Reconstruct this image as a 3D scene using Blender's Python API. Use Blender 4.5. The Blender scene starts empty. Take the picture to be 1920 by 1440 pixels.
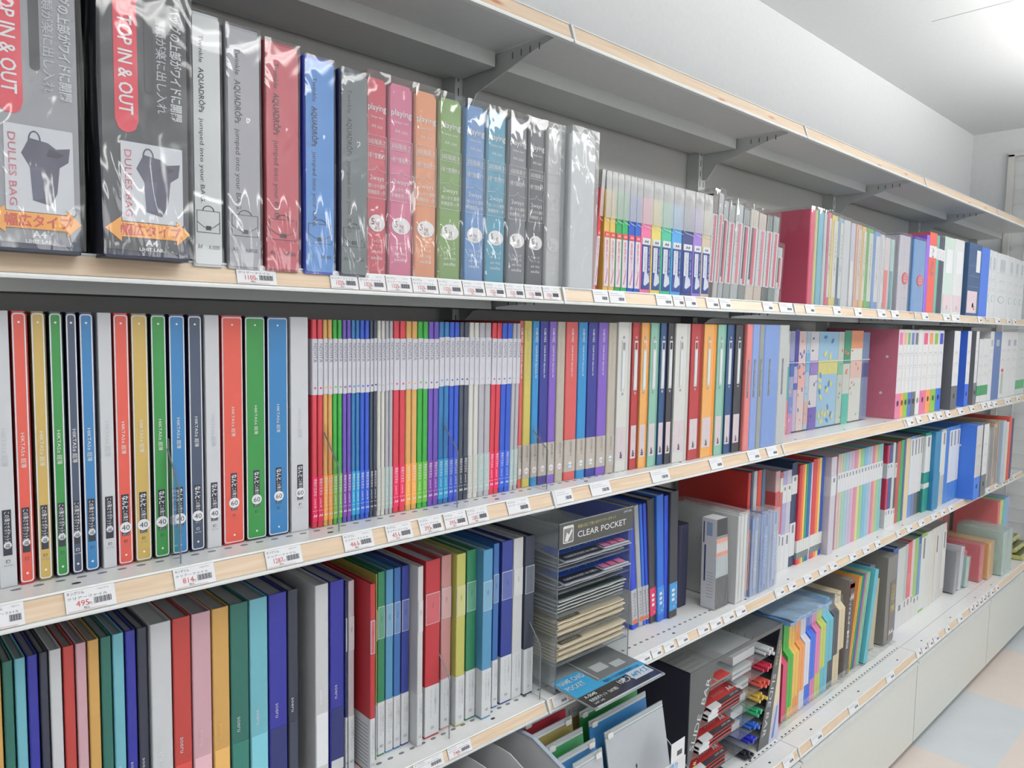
import bpy, bmesh, math, random
from mathutils import Vector, Matrix, noise
random.seed(7)
scene = bpy.context.scene
col = scene.collection

# ------------------------------------------------------------------ camera, world, light
# world: x runs along the shelving, y goes back into it (shelf fronts at y = 0), z up from the floor, metres
cam_data = bpy.data.cameras.new('camera')
cam = bpy.data.objects.new('camera', cam_data)
col.objects.link(cam)
F_PX, YAW, PITCH, ROLL = 1378.53, math.radians(43.2592), math.radians(-4.6221), math.radians(1.0468)
cam_data.sensor_fit = 'HORIZONTAL'
cam_data.sensor_width = 36.0
cam_data.lens = 36.0 * F_PX / 1920.0
cam_data.clip_start = 0.02
fwd = Vector((math.cos(PITCH) * math.sin(YAW), math.cos(PITCH) * math.cos(YAW), math.sin(PITCH)))
rgt = Vector((math.cos(YAW), -math.sin(YAW), 0.0))
upv = rgt.cross(fwd)
r2 = math.cos(ROLL) * rgt + math.sin(ROLL) * upv
u2 = -math.sin(ROLL) * rgt + math.cos(ROLL) * upv
m = Matrix((r2, u2, -fwd)).transposed().to_4x4()
m.translation = Vector((-0.9856, -0.9366, 1.5))
cam.matrix_world = m
scene.camera = cam

world = bpy.data.worlds.new('world')
scene.world = world
world.use_nodes = True
world.node_tree.nodes['Background'].inputs[0].default_value = (0.86, 0.93, 1.0, 1)
world.node_tree.nodes['Background'].inputs[1].default_value = 0.25

scene.view_settings.view_transform = 'Standard'
scene.view_settings.look = 'None'
scene.view_settings.gamma = 1.0
scene.view_settings.exposure = -0.28
scene.view_settings.use_curve_mapping = False
scene.cycles.max_bounces = 8
scene.cycles.diffuse_bounces = 4
scene.cycles.glossy_bounces = 3
scene.cycles.transmission_bounces = 4
scene.cycles.transparent_max_bounces = 24
scene.cycles.caustics_reflective = False
scene.cycles.caustics_refractive = False
scene.cycles.sample_clamp_indirect = 4.0

def area_light(name, loc, sx, sy, power, color=(1.0, 0.985, 0.965), rot=(0, 0, 0)):
    l = bpy.data.lights.new(name, 'AREA')
    l.shape = 'RECTANGLE'; l.size = sx; l.size_y = sy; l.energy = power; l.color = color
    o = bpy.data.objects.new(name, l); col.objects.link(o)
    o.location = loc; o.rotation_euler = rot
    return o

ROOM = dict(x0=-5.0, x1=3.76, y0=-8.5, y1=0.38, z1=2.6)
LAMPS = [(-1.9, -1.3, 2.3, 4, 14), (-0.4, -1.0, 2.25, 6, 15), (1.0, -0.8, 2.22, 9, 20), (2.4, -0.8, 2.22, 11, 37)] + [(x, y, 2.25, 10, 36) for y in (-3.4, -5.8) for x in (-3.6, -1.6, 0.6, 2.6)]
for i, (lx, ly, lz, lp, lu) in enumerate(LAMPS):   # hanging fixtures added out of view for brightness; uplights lift the ceiling
    area_light('added_downlight', (lx, ly, lz - 0.055), 1.15, 0.2, lp)
    area_light('added_uplight', (lx, ly, lz + 0.005), 1.15, 0.2, lu, rot=(math.pi, 0, 0))

# ------------------------------------------------------------------ materials
def lin(c):
    c = c / 255.0
    return c / 12.92 if c <= 0.04045 else ((c + 0.055) / 1.055) ** 2.4

MATS = {}
ALB = 0.8
def mat(rgb, rough=0.45, alpha=1.0, key=None, coat=0.0, tl=0.0):
    k = key or (tuple(rgb), rough, alpha, coat, tl)
    if k in MATS: return MATS[k]
    ma = bpy.data.materials.new('surface_%02x%02x%02x' % tuple(int(v) for v in rgb))
    ma.use_nodes = True
    nt = ma.node_tree
    b = nt.nodes['Principled BSDF']
    c = [min(0.93, lin(v) * ALB * 0.95 + 0.010) for v in rgb]  # veiling glare put into the colour: contrast trimmed, blacks lifted
    # a faint procedural mottling, so that no surface is perfectly even
    tc = nt.nodes.new('ShaderNodeTexCoord')
    nz = nt.nodes.new('ShaderNodeTexNoise'); nz.inputs['Scale'].default_value = 60
    rp = nt.nodes.new('ShaderNodeMapRange')
    rp.inputs['To Min'].default_value = 0.96; rp.inputs['To Max'].default_value = 1.04
    mx = nt.nodes.new('ShaderNodeVectorMath'); mx.operation = 'SCALE'
    mx.inputs[0].default_value = c
    nt.links.new(tc.outputs['Object'], nz.inputs['Vector'])
    nt.links.new(nz.outputs['Fac'], rp.inputs['Value'])
    nt.links.new(rp.outputs['Result'], mx.inputs['Scale'])
    nt.links.new(mx.outputs['Vector'], b.inputs['Base Color'])
    b.inputs['Roughness'].default_value = rough
    b.inputs['Specular IOR Level'].default_value = 0.4
    if coat: b.inputs['Coat Weight'].default_value = coat; b.inputs['Coat Roughness'].default_value = 0.12
    if alpha < 1.0: b.inputs['Alpha'].default_value = alpha
    MATS[k] = ma
    return ma

def film(name, tint=(1, 1, 1), rough=0.06, bump=0.0, scale=60.0, extra=0.04, haze=0.0, stretch=(1, 1, 1)):
    """thin clear plastic: see-through with a fresnel gloss and a little milky scatter"""
    if name in MATS: return MATS[name]
    ma = bpy.data.materials.new(name); ma.use_nodes = True
    nt = ma.node_tree; nt.nodes.clear()
    out = nt.nodes.new('ShaderNodeOutputMaterial')
    tr = nt.nodes.new('ShaderNodeBsdfTransparent'); tr.inputs[0].default_value = (*tint, 1)
    gl = nt.nodes.new('ShaderNodeBsdfGlossy'); gl.inputs['Roughness'].default_value = rough
    gl.inputs[0].default_value = (1, 1, 1, 1)
    df = nt.nodes.new('ShaderNodeBsdfDiffuse'); df.inputs[0].default_value = (*[0.85 * t for t in tint], 1)
    fr = nt.nodes.new('ShaderNodeFresnel')
    ge = nt.nodes.new('ShaderNodeNewGeometry'); mr = nt.nodes.new('ShaderNodeMapRange')   # both faces of the film count as air to plastic
    mr.inputs['To Min'].default_value = 1.45; mr.inputs['To Max'].default_value = 1 / 1.45
    nt.links.new(ge.outputs['Backfacing'], mr.inputs['Value']); nt.links.new(mr.outputs[0], fr.inputs[0])
    ad = nt.nodes.new('ShaderNodeMath'); ad.operation = 'ADD'; ad.inputs[1].default_value = extra
    ad.use_clamp = True
    m1 = nt.nodes.new('ShaderNodeMixShader'); m2 = nt.nodes.new('ShaderNodeMixShader')
    m1.inputs[0].default_value = haze
    L = nt.links.new
    L(tr.outputs[0], m1.inputs[1]); L(df.outputs[0], m1.inputs[2])
    L(fr.outputs[0], ad.inputs[0]); L(ad.outputs[0], m2.inputs[0])
    L(m1.outputs[0], m2.inputs[1]); L(gl.outputs[0], m2.inputs[2])
    if bump:
        tc = nt.nodes.new('ShaderNodeTexCoord')
        mp = nt.nodes.new('ShaderNodeMapping'); mp.inputs['Scale'].default_value = stretch
        nz = nt.nodes.new('ShaderNodeTexNoise'); nz.inputs['Scale'].default_value = scale
        nz.inputs['Detail'].default_value = 1.5; nz.inputs['Distortion'].default_value = 0.8
        bp = nt.nodes.new('ShaderNodeBump'); bp.inputs['Strength'].default_value = 1.0
        bp.inputs['Distance'].default_value = bump
        L(tc.outputs['Object'], mp.inputs['Vector']); L(mp.outputs[0], nz.inputs['Vector'])
        L(nz.outputs['Fac'], bp.inputs['Height'])
        L(bp.outputs[0], gl.inputs['Normal']); L(bp.outputs[0], fr.inputs['Normal'])
    L(m2.outputs[0], out.inputs[0])
    MATS[name] = ma
    return ma

def wood_mat():
    if 'wood' in MATS: return MATS['wood']
    ma = bpy.data.materials.new('pale_wood_strip'); ma.use_nodes = True
    nt = ma.node_tree; b = nt.nodes['Principled BSDF']; L = nt.links.new
    tc = nt.nodes.new('ShaderNodeTexCoord'); mp = nt.nodes.new('ShaderNodeMapping')
    mp.inputs['Scale'].default_value = (3, 40, 60)
    nz = nt.nodes.new('ShaderNodeTexNoise'); nz.inputs['Scale'].default_value = 2.2; nz.inputs['Detail'].default_value = 6
    nz.inputs['Distortion'].default_value = 0.6
    cr = nt.nodes.new('ShaderNodeValToRGB')
    cr.color_ramp.elements[0].position = 0.3; cr.color_ramp.elements[1].position = 0.72
    cr.color_ramp.elements[0].color = (lin(188), lin(164), lin(138), 1)
    cr.color_ramp.elements[1].color = (lin(206), lin(188), lin(165), 1)
    mp2 = nt.nodes.new('ShaderNodeMapping'); mp2.inputs['Scale'].default_value = (5, 9, 22)
    vo = nt.nodes.new('ShaderNodeTexVoronoi'); vo.inputs['Scale'].default_value = 1.0
    kr = nt.nodes.new('ShaderNodeMapRange'); kr.inputs['From Min'].default_value = 0.03; kr.inputs['From Max'].default_value = 0.12
    mix = nt.nodes.new('ShaderNodeMix'); mix.data_type = 'RGBA'
    mix.inputs[6].default_value = (lin(165), lin(105), lin(75), 1)
    L(tc.outputs['Object'], mp.inputs[0]); L(mp.outputs[0], nz.inputs[0]); L(nz.outputs['Fac'], cr.inputs[0])
    L(tc.outputs['Object'], mp2.inputs[0]); L(mp2.outputs[0], vo.inputs[0]); L(vo.outputs['Distance'], kr.inputs[0])
    L(kr.outputs[0], mix.inputs[0]); L(cr.outputs[0], mix.inputs[7]); L(mix.outputs[2], b.inputs['Base Color'])
    b.inputs['Roughness'].default_value = 0.35
    MATS['wood'] = ma
    return ma

def floor_mat():
    ma = bpy.data.materials.new('vinyl_floor_tiles'); ma.use_nodes = True
    nt = ma.node_tree; b = nt.nodes['Principled BSDF']; L = nt.links.new
    tc = nt.nodes.new('ShaderNodeTexCoord'); mp = nt.nodes.new('ShaderNodeMapping')
    mp.inputs['Location'].default_value = (-1.855, 0.33, 0.01)
    ck = nt.nodes.new('ShaderNodeTexChecker'); ck.inputs['Scale'].default_value = 1 / 0.612
    ck.inputs[1].default_value = (lin(222), lin(211), lin(204), 1)
    ck.inputs[2].default_value = (lin(206), lin(212), lin(216), 1)
    nz = nt.nodes.new('ShaderNodeTexNoise'); nz.inputs['Scale'].default_value = 9; nz.inputs['Detail'].default_value = 5
    rp = nt.nodes.new('ShaderNodeMapRange'); rp.inputs['To Min'].default_value = 0.86; rp.inputs['To Max'].default_value = 0.98
    mx = nt.nodes.new('ShaderNodeVectorMath'); mx.operation = 'SCALE'
    L(tc.outputs['Object'], mp.inputs[0]); L(mp.outputs[0], ck.inputs[0]); L(tc.outputs['Object'], nz.inputs[0])
    L(nz.outputs[0], rp.inputs[0]); L(ck.outputs[0], mx.inputs[0]); L(rp.outputs[0], mx.inputs['Scale'])
    L(mx.outputs[0], b.inputs['Base Color']); b.inputs['Roughness'].default_value = 0.4
    return ma

WHITE = mat((236, 237, 240)); PAPER = mat((238, 239, 243), 0.6); INK = mat((52, 55, 66), 0.6); DARK = mat((38, 42, 58), 0.4)
METAL = mat((234, 238, 235), 0.38); CHROME = mat((190, 192, 196), 0.25); RED = mat((214, 60, 66), 0.5)
PALEINK = mat((176, 178, 188), 0.6); MIDINK = mat((128, 130, 140), 0.6)
ACR = film('acrylic', (0.95, 0.97, 0.975), 0.03, extra=0.02, haze=0.09)
ACRT = film('acrylic_thin', (0.98, 0.985, 0.985), 0.03, extra=0.0)
ACRE = mat((110, 122, 128), 0.2, 0.75, 'acrylic_edge')
BAG = film('clear_bag', (0.985, 0.985, 0.985), 0.055, 0.005, 26, 0.02, 0.03, (1, 1, 0.32))
BAG2 = film('milky_bag', (0.95, 0.96, 0.97), 0.14, 0.004, 40, 0.01, 0.22, (1, 1, 0.5))
CLEAR = film('clear_plastic', (0.95, 0.96, 0.965), 0.1, extra=0.03, haze=0.25)
CLR2 = film('slip_plastic', (0.94, 0.95, 0.95), 0.28, 0.002, 20, extra=0.02, haze=0.22)
CLEART = film('tray_plastic', (0.93, 0.94, 0.96), 0.3, extra=0.02, haze=0.62)
CLEARM = film('milky_plastic', (0.92, 0.935, 0.95), 0.2, extra=0.03, haze=0.5)

# ------------------------------------------------------------------ mesh builder
class MB:
    def __init__(s): s.v = []; s.f = []; s.m = []; s.mats = []
    def mi(s, ma):
        if ma not in s.mats: s.mats.append(ma)
        return s.mats.index(ma)
    def add(s, vs, fs, ma):
        n = len(s.v); i = s.mi(ma)
        s.v.extend(vs); s.f.extend([tuple(n + k for k in f) for f in fs]); s.m.extend([i] * len(fs))
        return s
    def box(s, x0, x1, y0, y1, z0, z1, ma):
        vs = [(x, y, z) for z in (z0, z1) for y in (y0, y1) for x in (x0, x1)]
        return s.add(vs, [(0, 2, 3, 1), (4, 5, 7, 6), (0, 1, 5, 4), (2, 6, 7, 3), (0, 4, 6, 2), (1, 3, 7, 5)], ma)
    def prism(s, pts, a0, a1, axis, ma):
        """closed outline pushed along an axis; pts are the two other coordinates in x,y,z order"""
        n = len(pts)
        def P(p, a):
            if axis == 'x': return (a, p[0], p[1])
            if axis == 'y': return (p[0], a, p[1])
            return (p[0], p[1], a)
        vs = [P(p, a0) for p in pts] + [P(p, a1) for p in pts]
        ar = sum(pts[i][0] * pts[(i + 1) % n][1] - pts[(i + 1) % n][0] * pts[i][1] for i in range(n))
        flip = (ar > 0) != (axis != 'y')
        fs = [tuple(range(n))[::-1], tuple(range(n, 2 * n))] + [(i, (i + 1) % n, n + (i + 1) % n, n + i) for i in range(n)]
        if flip: fs = [f[::-1] for f in fs]
        return s.add(vs, fs, ma)
    def rbox(s, x0, x1, y0, y1, z0, z1, r, ma, back=False, seg=3):
        """upright block with rounded front corners (and back ones when asked)"""
        r = min(r, (x1 - x0) * 0.49)
        pts = []
        for cx_, cy_, a in ((x0 + r, y0 + r, 180), (x1 - r, y0 + r, 270)):
            for k in range(seg + 1):
                t = math.radians(a + 90 * k / seg); pts.append((cx_ + r * math.cos(t), cy_ + r * math.sin(t)))
        if back:
            for cx_, cy_, a in ((x1 - r, y1 - r, 0), (x0 + r, y1 - r, 90)):
                for k in range(seg + 1):
                    t = math.radians(a + 90 * k / seg); pts.append((cx_ + r * math.cos(t), cy_ + r * math.sin(t)))
        else: pts += [(x1, y1), (x0, y1)]
        return s.prism(pts, z0, z1, 'z', ma)
    def rrect(s, x0, x1, z0, z1, r, y0, y1, ma, seg=3):
        """plate facing -y with four rounded corners"""
        r = min(r, (x1 - x0) * 0.49, (z1 - z0) * 0.49)
        pts = []
        for cx_, cz_, a in ((x1 - r, z1 - r, 0), (x0 + r, z1 - r, 90), (x0 + r, z0 + r, 180), (x1 - r, z0 + r, 270)):
            for k in range(seg + 1):
                t = math.radians(a + 90 * k / seg); pts.append((cx_ + r * math.cos(t), cz_ + r * math.sin(t)))
        return s.prism(pts, y0, y1, 'y', ma)
    def disc(s, x, z, r, y0, y1, ma, n=18, rz=None):
        rz = rz or r
        return s.prism([(x + r * math.cos(2 * math.pi * k / n), z + rz * math.sin(2 * math.pi * k / n)) for k in range(n)], y0, y1, 'y', ma)
    def rod(s, a, b, r, ma, n=8, cap=True):
        a = Vector(a); b = Vector(b); d = (b - a).normalized()
        u = d.orthogonal().normalized(); w = d.cross(u)
        vs = []
        for p in (a, b):
            for k in range(n):
                t = 2 * math.pi * k / n; vs.append(tuple(p + r * (math.cos(t) * u + math.sin(t) * w)))
        fs = [(k, (k + 1) % n, n + (k + 1) % n, n + k) for k in range(n)]
        if cap: fs += [tuple(range(n))[::-1], tuple(range(n, 2 * n))]
        return s.add(vs, fs, ma)
    def text(s, txt, O, R, U, size, ma, length=None, anchor='l', bold=0.0):
        """flat lettering: O start, R reading direction, U up direction, size = cap height"""
        vs, fs, w = glyphs(txt, bold)
        R = Vector(R).normalized(); U = Vector(U).normalized(); O = Vector(O)
        sx = sz = size / 0.72
        if length: sx = length / max(w, 1e-6)
        off = {'l': 0, 'c': -w / 2, 'r': -w}[anchor]
        return s.add([tuple(O + R * ((x + off) * sx) + U * (y * sz)) for x, y in vs], fs, ma)
    def make(s, name, parent=None, loc=None, smooth=False):
        me = bpy.data.meshes.new(name)
        me.from_pydata(s.v, [], s.f)
        for ma in s.mats: me.materials.append(ma)
        me.polygons.foreach_set('material_index', s.m)
        if smooth: me.polygons.foreach_set('use_smooth', [True] * len(s.f))
        me.update()
        o = bpy.data.objects.new(name, me); col.objects.link(o)
        if parent: o.parent = parent
        if loc: o.location = loc
        return o

GL = {}
def glyphs(txt, bold=0.0):
    k = (txt, bold)
    if k in GL: return GL[k]
    cu = bpy.data.curves.new('lettering', 'FONT'); cu.body = txt; cu.resolution_u = 2; cu.offset = bold
    o = bpy.data.objects.new('lettering', cu); col.objects.link(o)
    me = o.to_mesh()
    vs = [(v.co.x, v.co.y) for v in me.vertices]; fs = [tuple(p.vertices) for p in me.polygons]
    o.to_mesh_clear(); bpy.data.objects.remove(o); bpy.data.curves.remove(cu)
    x0 = min((v[0] for v in vs), default=0); x1 = max((v[0] for v in vs), default=1)
    GL[k] = ([(a - x0, b) for a, b in vs], fs, x1 - x0)
    return GL[k]

def vtext(mb, txt, x, ztop, size, ma, y=-0.0008, length=None, bold=0.0):
    """lettering turned a quarter clockwise, running down a spine; x is the middle of the line"""
    mb.text(txt, (x - size / 2, y, ztop), (0, 0, -1), (1, 0, 0), size, ma, length, 'l', bold)
def htext(mb, txt, x, z, size, ma, y=-0.0008, length=None, anchor='c', bold=0.0):
    mb.text(txt, (x, y, z), (1, 0, 0), (0, 0, 1), size, ma, length, anchor, bold)

# ------------------------------------------------------------------ things
THINGS = []
def thing(name, label, cat, loc, group=None, lean=0.0, rz=0.0):
    o = bpy.data.objects.new(name, None); o.empty_display_size = 0.02
    col.objects.link(o)
    o.location = loc; o.rotation_euler = (0, lean, rz)
    o['label'] = label; o['category'] = cat
    if group: o['group'] = group
    THINGS.append(o)
    return o
def tag(o, label, cat, group=None):
    o['label'] = label; o['category'] = cat
    if group: o['group'] = group
    THINGS.append(o)
    return o
def struct(o):
    o['kind'] = 'structure'; return o

ORD = ['first', 'second', 'third', 'fourth', 'fifth', 'sixth', 'seventh', 'eighth', 'ninth', 'tenth', 'eleventh', 'twelfth',
       'thirteenth', 'fourteenth', 'fifteenth', 'sixteenth', 'seventeenth', 'eighteenth', 'nineteenth', 'twentieth']
NUM = ['one', 'two', 'three', 'four', 'five', 'six', 'seven', 'eight', 'nine', 'ten', 'eleven', 'twelve']
def finish_labels():
    by = {}
    for o in THINGS: by.setdefault(o['label'], []).append(o)
    for lab, os_ in by.items():
        if len(os_) < 2: continue
        cand = [lab + (', just right of the ' + o['prev'] if 'prev' in o.keys() else '') for o in os_]
        if len(set(cand)) == len(cand) and all('prev' in o.keys() and len(c.split()) <= 16 for o, c in zip(os_, cand)):
            for o, c in zip(os_, cand): o['label'] = c
            continue
        os_.sort(key=lambda o: (round(o.location.x, 3), -o.location.z))
        n = len(os_)
        for i, o in enumerate(os_):
            tail = 'leftmost' if i == 0 else 'rightmost' if i == n - 1 else (ORD[i] + ' from left' if i < 20 else '%dth from left' % (i + 1))
            if n == 2: tail = ('left' if i == 0 else 'right') + ' one of the pair'
            o['label'] = lab + ', ' + tail
    for o in THINGS:
        if 'prev' in o.keys(): del o['prev']

# ------------------------------------------------------------------ room
T_MOD = 0.9
b = MB(); b.box(ROOM['x0'], ROOM['x1'], ROOM['y0'], ROOM['y1'], -0.05, 0, floor_mat()); struct(b.make('floor'))
def wallmat():
    return mat((240, 242, 243), 0.85, key='painted_wall')
b = MB(); b.box(ROOM['x0'], ROOM['x1'], ROOM['y0'], ROOM['y1'], 2.6, 2.65, wallmat()); struct(b.make('ceiling'))
b = MB(); b.box(ROOM['x0'], ROOM['x1'], 0.38, 0.45, 0, 2.6, wallmat()); struct(b.make('wall_back'))
b = MB(); b.box(3.76, 3.83, ROOM['y0'], 0.38, 0, 2.6, wallmat()); struct(b.make('wall_right'))
b = MB(); b.box(-5.07, -5.0, ROOM['y0'], 0.38, 0, 2.6, wallmat()); struct(b.make('wall_left'))
b = MB(); b.box(ROOM['x0'], ROOM['x1'], -8.57, -8.5, 0, 2.6, wallmat()); struct(b.make('wall_front'))
# joints between the ceiling boards, a hairline each
b = MB()
for x in (-1.7, 0.12, 1.94): b.box(x - 0.0015, x + 0.0015, ROOM['y0'], 0.03, 2.5985, 2.6, mat((205, 210, 214)))
struct(b.make('trim_1'))
pane_glow = bpy.data.materials.new('added_pane_glow'); pane_glow.use_nodes = True  # glow of the added window panes, a fill for the shelves
e = pane_glow.node_tree.nodes['Principled BSDF']; e.inputs['Base Color'].default_value = (.1, .1, .1, 1); e.inputs['Emission Color'].default_value = (0.97, 0.98, 1, 1); e.inputs['Emission Strength'].default_value = 5.0
emit = bpy.data.materials.new('lit_tube'); emit.use_nodes = True
e = emit.node_tree.nodes['Principled BSDF']; e.inputs['Emission Color'].default_value = (0.97, 1, 0.98, 1); e.inputs['Emission Strength'].default_value = 6.0
for i, (lx, ly, lz, lp, lu) in enumerate(LAMPS):
    t = thing('added_ceiling_light', 'white fluorescent light added out of view', 'ceiling light', (lx, ly, lz), 'fluorescent lights added out of view')
    for q in (-.45, .45): MB().rod((q, 0, 0), (q, 0, 2.6 - lz), 0.004, METAL, 6).make('hanger', t)
    MB().box(-0.62, 0.62, -0.13, 0.13, -0.035, 0, METAL).make('housing', t)
    MB().rod((-0.59, -0.06, -0.042), (0.59, -0.06, -0.042), 0.008, emit).make('tube', t)
    MB().rod((-0.59, 0.06, -0.042), (0.59, 0.06, -0.042), 0.008, emit).make('tube', t)

# unseen shop-front windows added behind the camera; glowing panes brighten the shelves
for i, (wx0, wx1) in enumerate(((-1.2, 1.1), (1.2, 3.5))):
    b = MB(); b.box(wx0, wx1, -8.5, -8.44, 0.25, 0.32, METAL); b.box(wx0, wx1, -8.5, -8.44, 2.3, 2.37, METAL); b.box(wx0, wx0 + .06, -8.5, -8.44, .32, 2.3, METAL); b.box(wx1 - .06, wx1, -8.5, -8.44, .32, 2.3, METAL)
    struct(b.make('added_window_%d' % (i + 1)))
    b = MB(); b.box(wx0 + .06, wx1 - .06, -8.49, -8.48, 0.32, 2.3, pane_glow); struct(b.make('added_window_%d_pane' % (i + 1)))
# ------------------------------------------------------------------ shelving
ZS = {'T': 2.031, 'S': 1.562, 'M': 1.190, 'F': 0.7825, 'B': 0.369}
ZI = {k: v + 0.0007 for k, v in ZS.items()}
ROWNAME = {'T': 'top shelf', 'S': 'second shelf', 'M': 'middle shelf', 'F': 'fourth shelf', 'B': 'bottom shelf'}
RAIL = {'T': (-0.0202, 2.031, -0.0312, 1.4995 + 0.4995), 'S': (-0.0145, 1.570, -0.0219, 1.5431), 'M': (0.0, 1.190, -0.011, 1.1629),
        'F': (0.001, 0.7825, -0.008, 0.7618), 'B': (-0.088, 0.369, -0.0968, 0.3448)}
MODS = [-2, -1, 0, 1, 2, 3]     # bays of 0.9 m, bay 0 starts at the first joint seen in the photo
BAY = {-2: 'bay behind the camera side', -1: 'bay at the left edge', 0: 'second bay from the left', 1: 'third bay from the left', 2: 'fourth bay from the left', 3: 'last bay at the far end'}
SHM = mat((252, 254, 254), 0.25, key='shelf_enamel')
PANEL = mat((206, 206, 202), 0.5, key='panel_enamel')
def bracket(mb, x, z, yf, drop=0.075):
    pts = [(0.277, z - drop), (0.262, z - drop), (0.235, z - drop * 0.62), (0.19, z - drop * 0.5), (0.06, z - 0.016), (yf + 0.02, z - 0.006), (yf + 0.02, z - 0.0015), (0.277, z - 0.0015)]
    mb.prism(pts, x - 0.0015, x + 0.0015, 'x', METAL)
for k in MODS:
    x0, x1 = k * T_MOD, (k + 1) * T_MOD
    for row in 'TSMFB':
        yt, zt, yb, zb = RAIL[row]
        z = ZS[row]
        t = thing('shelf_board', 'white steel %s with pale wood price rail, %s' % (ROWNAME[row], BAY[k]), 'shelf', (x0, 0, 0), 'steel shelves of the wall shelving')
        b = MB()
        ydeep = 0.278
        b.box(0.0012, T_MOD - 0.0012, yt + 0.004, ydeep if row != 'T' else 0.278, z - 0.0035, z, SHM)
        b.box(0.02, T_MOD - 0.02, ydeep + .0002, 0.3183, z - 0.0034, z - .0001, SHM)
        if row != 'B':   # folded edges and stiffening channel under the board
            b.box(0.004, T_MOD - 0.004, yt + 0.006, yt + 0.009, z - 0.02, z - 0.0036, SHM)
            b.box(0.006, T_MOD - 0.006, 0.169, 0.274, z - 0.032, z - 0.0036, METAL)
            b.box(0.02, T_MOD - 0.02, 0.285, 0.31, z - 0.026, z - 0.0036, METAL)
        b.make('board', t)
        # slots near the front edge, and the round plugs
        if row in 'MFB':
            b = MB()
            n = 40
            for i in range(n):
                xx = 0.02 + i * (T_MOD - 0.04) / (n - 1)
                if row == 'B':
                    if k < 2: b.box(xx - 0.004, xx + 0.004, yt + 0.052, yt + 0.0555, z, z + 0.0004, INK)
                elif not (row == 'M' and k >= 1) and not (row == 'F' and k >= 1):
                    b.prism([(xx + 0.0055 * math.cos(a * math.pi / 5), yt + 0.037 + 0.003 * math.sin(a * math.pi / 5)) for a in range(10)], z, z + 0.0004, 'z', MIDINK)
            for xx in (0.12, 0.45, 0.78):
                b.prism([(xx + 0.005 * math.cos(a * math.pi / 5), yt + 0.017 + 0.003 * math.sin(a * math.pi / 5)) for a in range(10)], z, z + 0.0004, 'z', INK)
            if row == 'B': b.box(0.003, T_MOD - 0.003, yt + 0.048, yt + 0.0492, z, z + 0.0003, mat((150, 153, 156)))
            o = b.make('slots', t); o['kind'] = 'stuff'
        # price rail: slanted channel, lips and wood strip
        b = MB()
        sl = (yb - yt) / (zb - zt)
        def yy(zz): return yt + sl * (zz - zt)
        b.prism([(yt + 0.004, zt), (yt + 0.010, zt - 0.002), (yb + 0.009, zb - 0.004), (yb - 0.0005, zb - 0.004), (yb - 0.0015, zb - 0.0015), (yb - 0.0015, zb + 0.001), (yb + 0.0022, zb + 0.0015), (yy(zt - 0.003) + 0.0022, zt - 0.003), (yt - 0.001, zt - 0.002), (yt, zt)], 0.0015, T_MOD - 0.0015, 'x', mat((242, 246, 245), 0.3))
        rl = b.make('price_rail', t)
        b = MB()
        b.prism([(yb + 0.0019, zb + 0.0018), (yb + 0.0012, zb + 0.002), (yy(zt - 0.0035) + 0.0012, zt - 0.0035), (yy(zt - 0.0035) + 0.0019, zt - 0.0035)], 0.003, T_MOD - 0.003, 'x', wood_mat())
        o = b.make('wood_strip', rl)
        # joint clip at the left end
        b = MB(); b.prism([(yt - 0.0015, zt - 0.0005), (yb - 0.002, zb - 0.003), (yb + 0.001, zb - 0.003), (yt + 0.0015, zt)], 0.0017, 0.0075, 'x', mat((226, 228, 228)))
        b.make('joint_clip', rl)
        if row != 'B':
            b = MB(); bracket(b, 0.004, z - 0.004, yt, 0.10 if row == 'T' else 0.05)
            for i in range(4): b.box(0.0022, 0.0026, 0.055 + i * 0.024, 0.058 + i * 0.024, z - 0.024 + 0.0, z - 0.012, MIDINK)
            b.make('bracket', t)
    # base unit with flat drawer front and toe kick
    t = thing('base_cabinet', 'light grey base cabinet with a flat drawer front, ' + BAY[k], 'cabinet', (x0, 0, 0), 'base cabinets under the shelving')
    b = MB(); b.box(0.001, T_MOD - 0.001, -0.045, 0.318, 0.0, 0.335, METAL); b.make('carcass', t)
    b = MB(); b.box(0.0025, T_MOD - 0.0025, -0.1, -0.0455, 0.039, 0.328, mat((222, 224, 217), 0.4)); 
    b.box(0.0025, T_MOD - 0.0025, -0.104, -0.1, 0.3285, 0.334, mat((226, 230, 230), 0.3)); b.box(0.0025, T_MOD - 0.0025, -0.104, -0.046, 0.3335, 0.336, mat((226, 230, 230), 0.3)); b.make('drawer_front', t)
    # back panels
    t = thing('back_panel', 'light grey steel back panel of the shelving, ' + BAY[k], 'back panel', (x0, 0, 0), 'back panels of the shelving')
    b = MB(); b.box(0.018, T_MOD - 0.018, 0.32, 0.325, 0.336, 2.024, PANEL); b.box(0.018, T_MOD - 0.018, 0.3185, 0.3199, 1.3, 1.301, MIDINK); b.make('panel', t)
for k in MODS + [4]:
    x = k * T_MOD
    t = thing('shelf_upright', 'white slotted steel upright of the wall shelving', 'upright', (x, 0, 0), 'slotted uprights')
    b = MB(); b.prism([(-0.017, 0.279), (0.017, 0.279), (0.017, 0.335), (-0.017, 0.335)], 0.336, 2.034, 'z', METAL); b.make('post', t)
    b = MB()
    for i in range(56):
        z = 0.40 + i * 0.029
        b.box(-0.0095, -0.0075, 0.2784, 0.279, z, z + 0.016, DARK); b.box(0.0075, 0.0095, 0.2784, 0.279, z, z + 0.016, DARK)
    o = b.make('slots', t); o['kind'] = 'stuff'
    MB().prism([(-0.019, 0.277), (0.019, 0.277), (0.019, 0.337), (-0.019, 0.337)], 2.034, 2.0365, 'z', mat((240, 242, 242))).make('cap', t)

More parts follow.
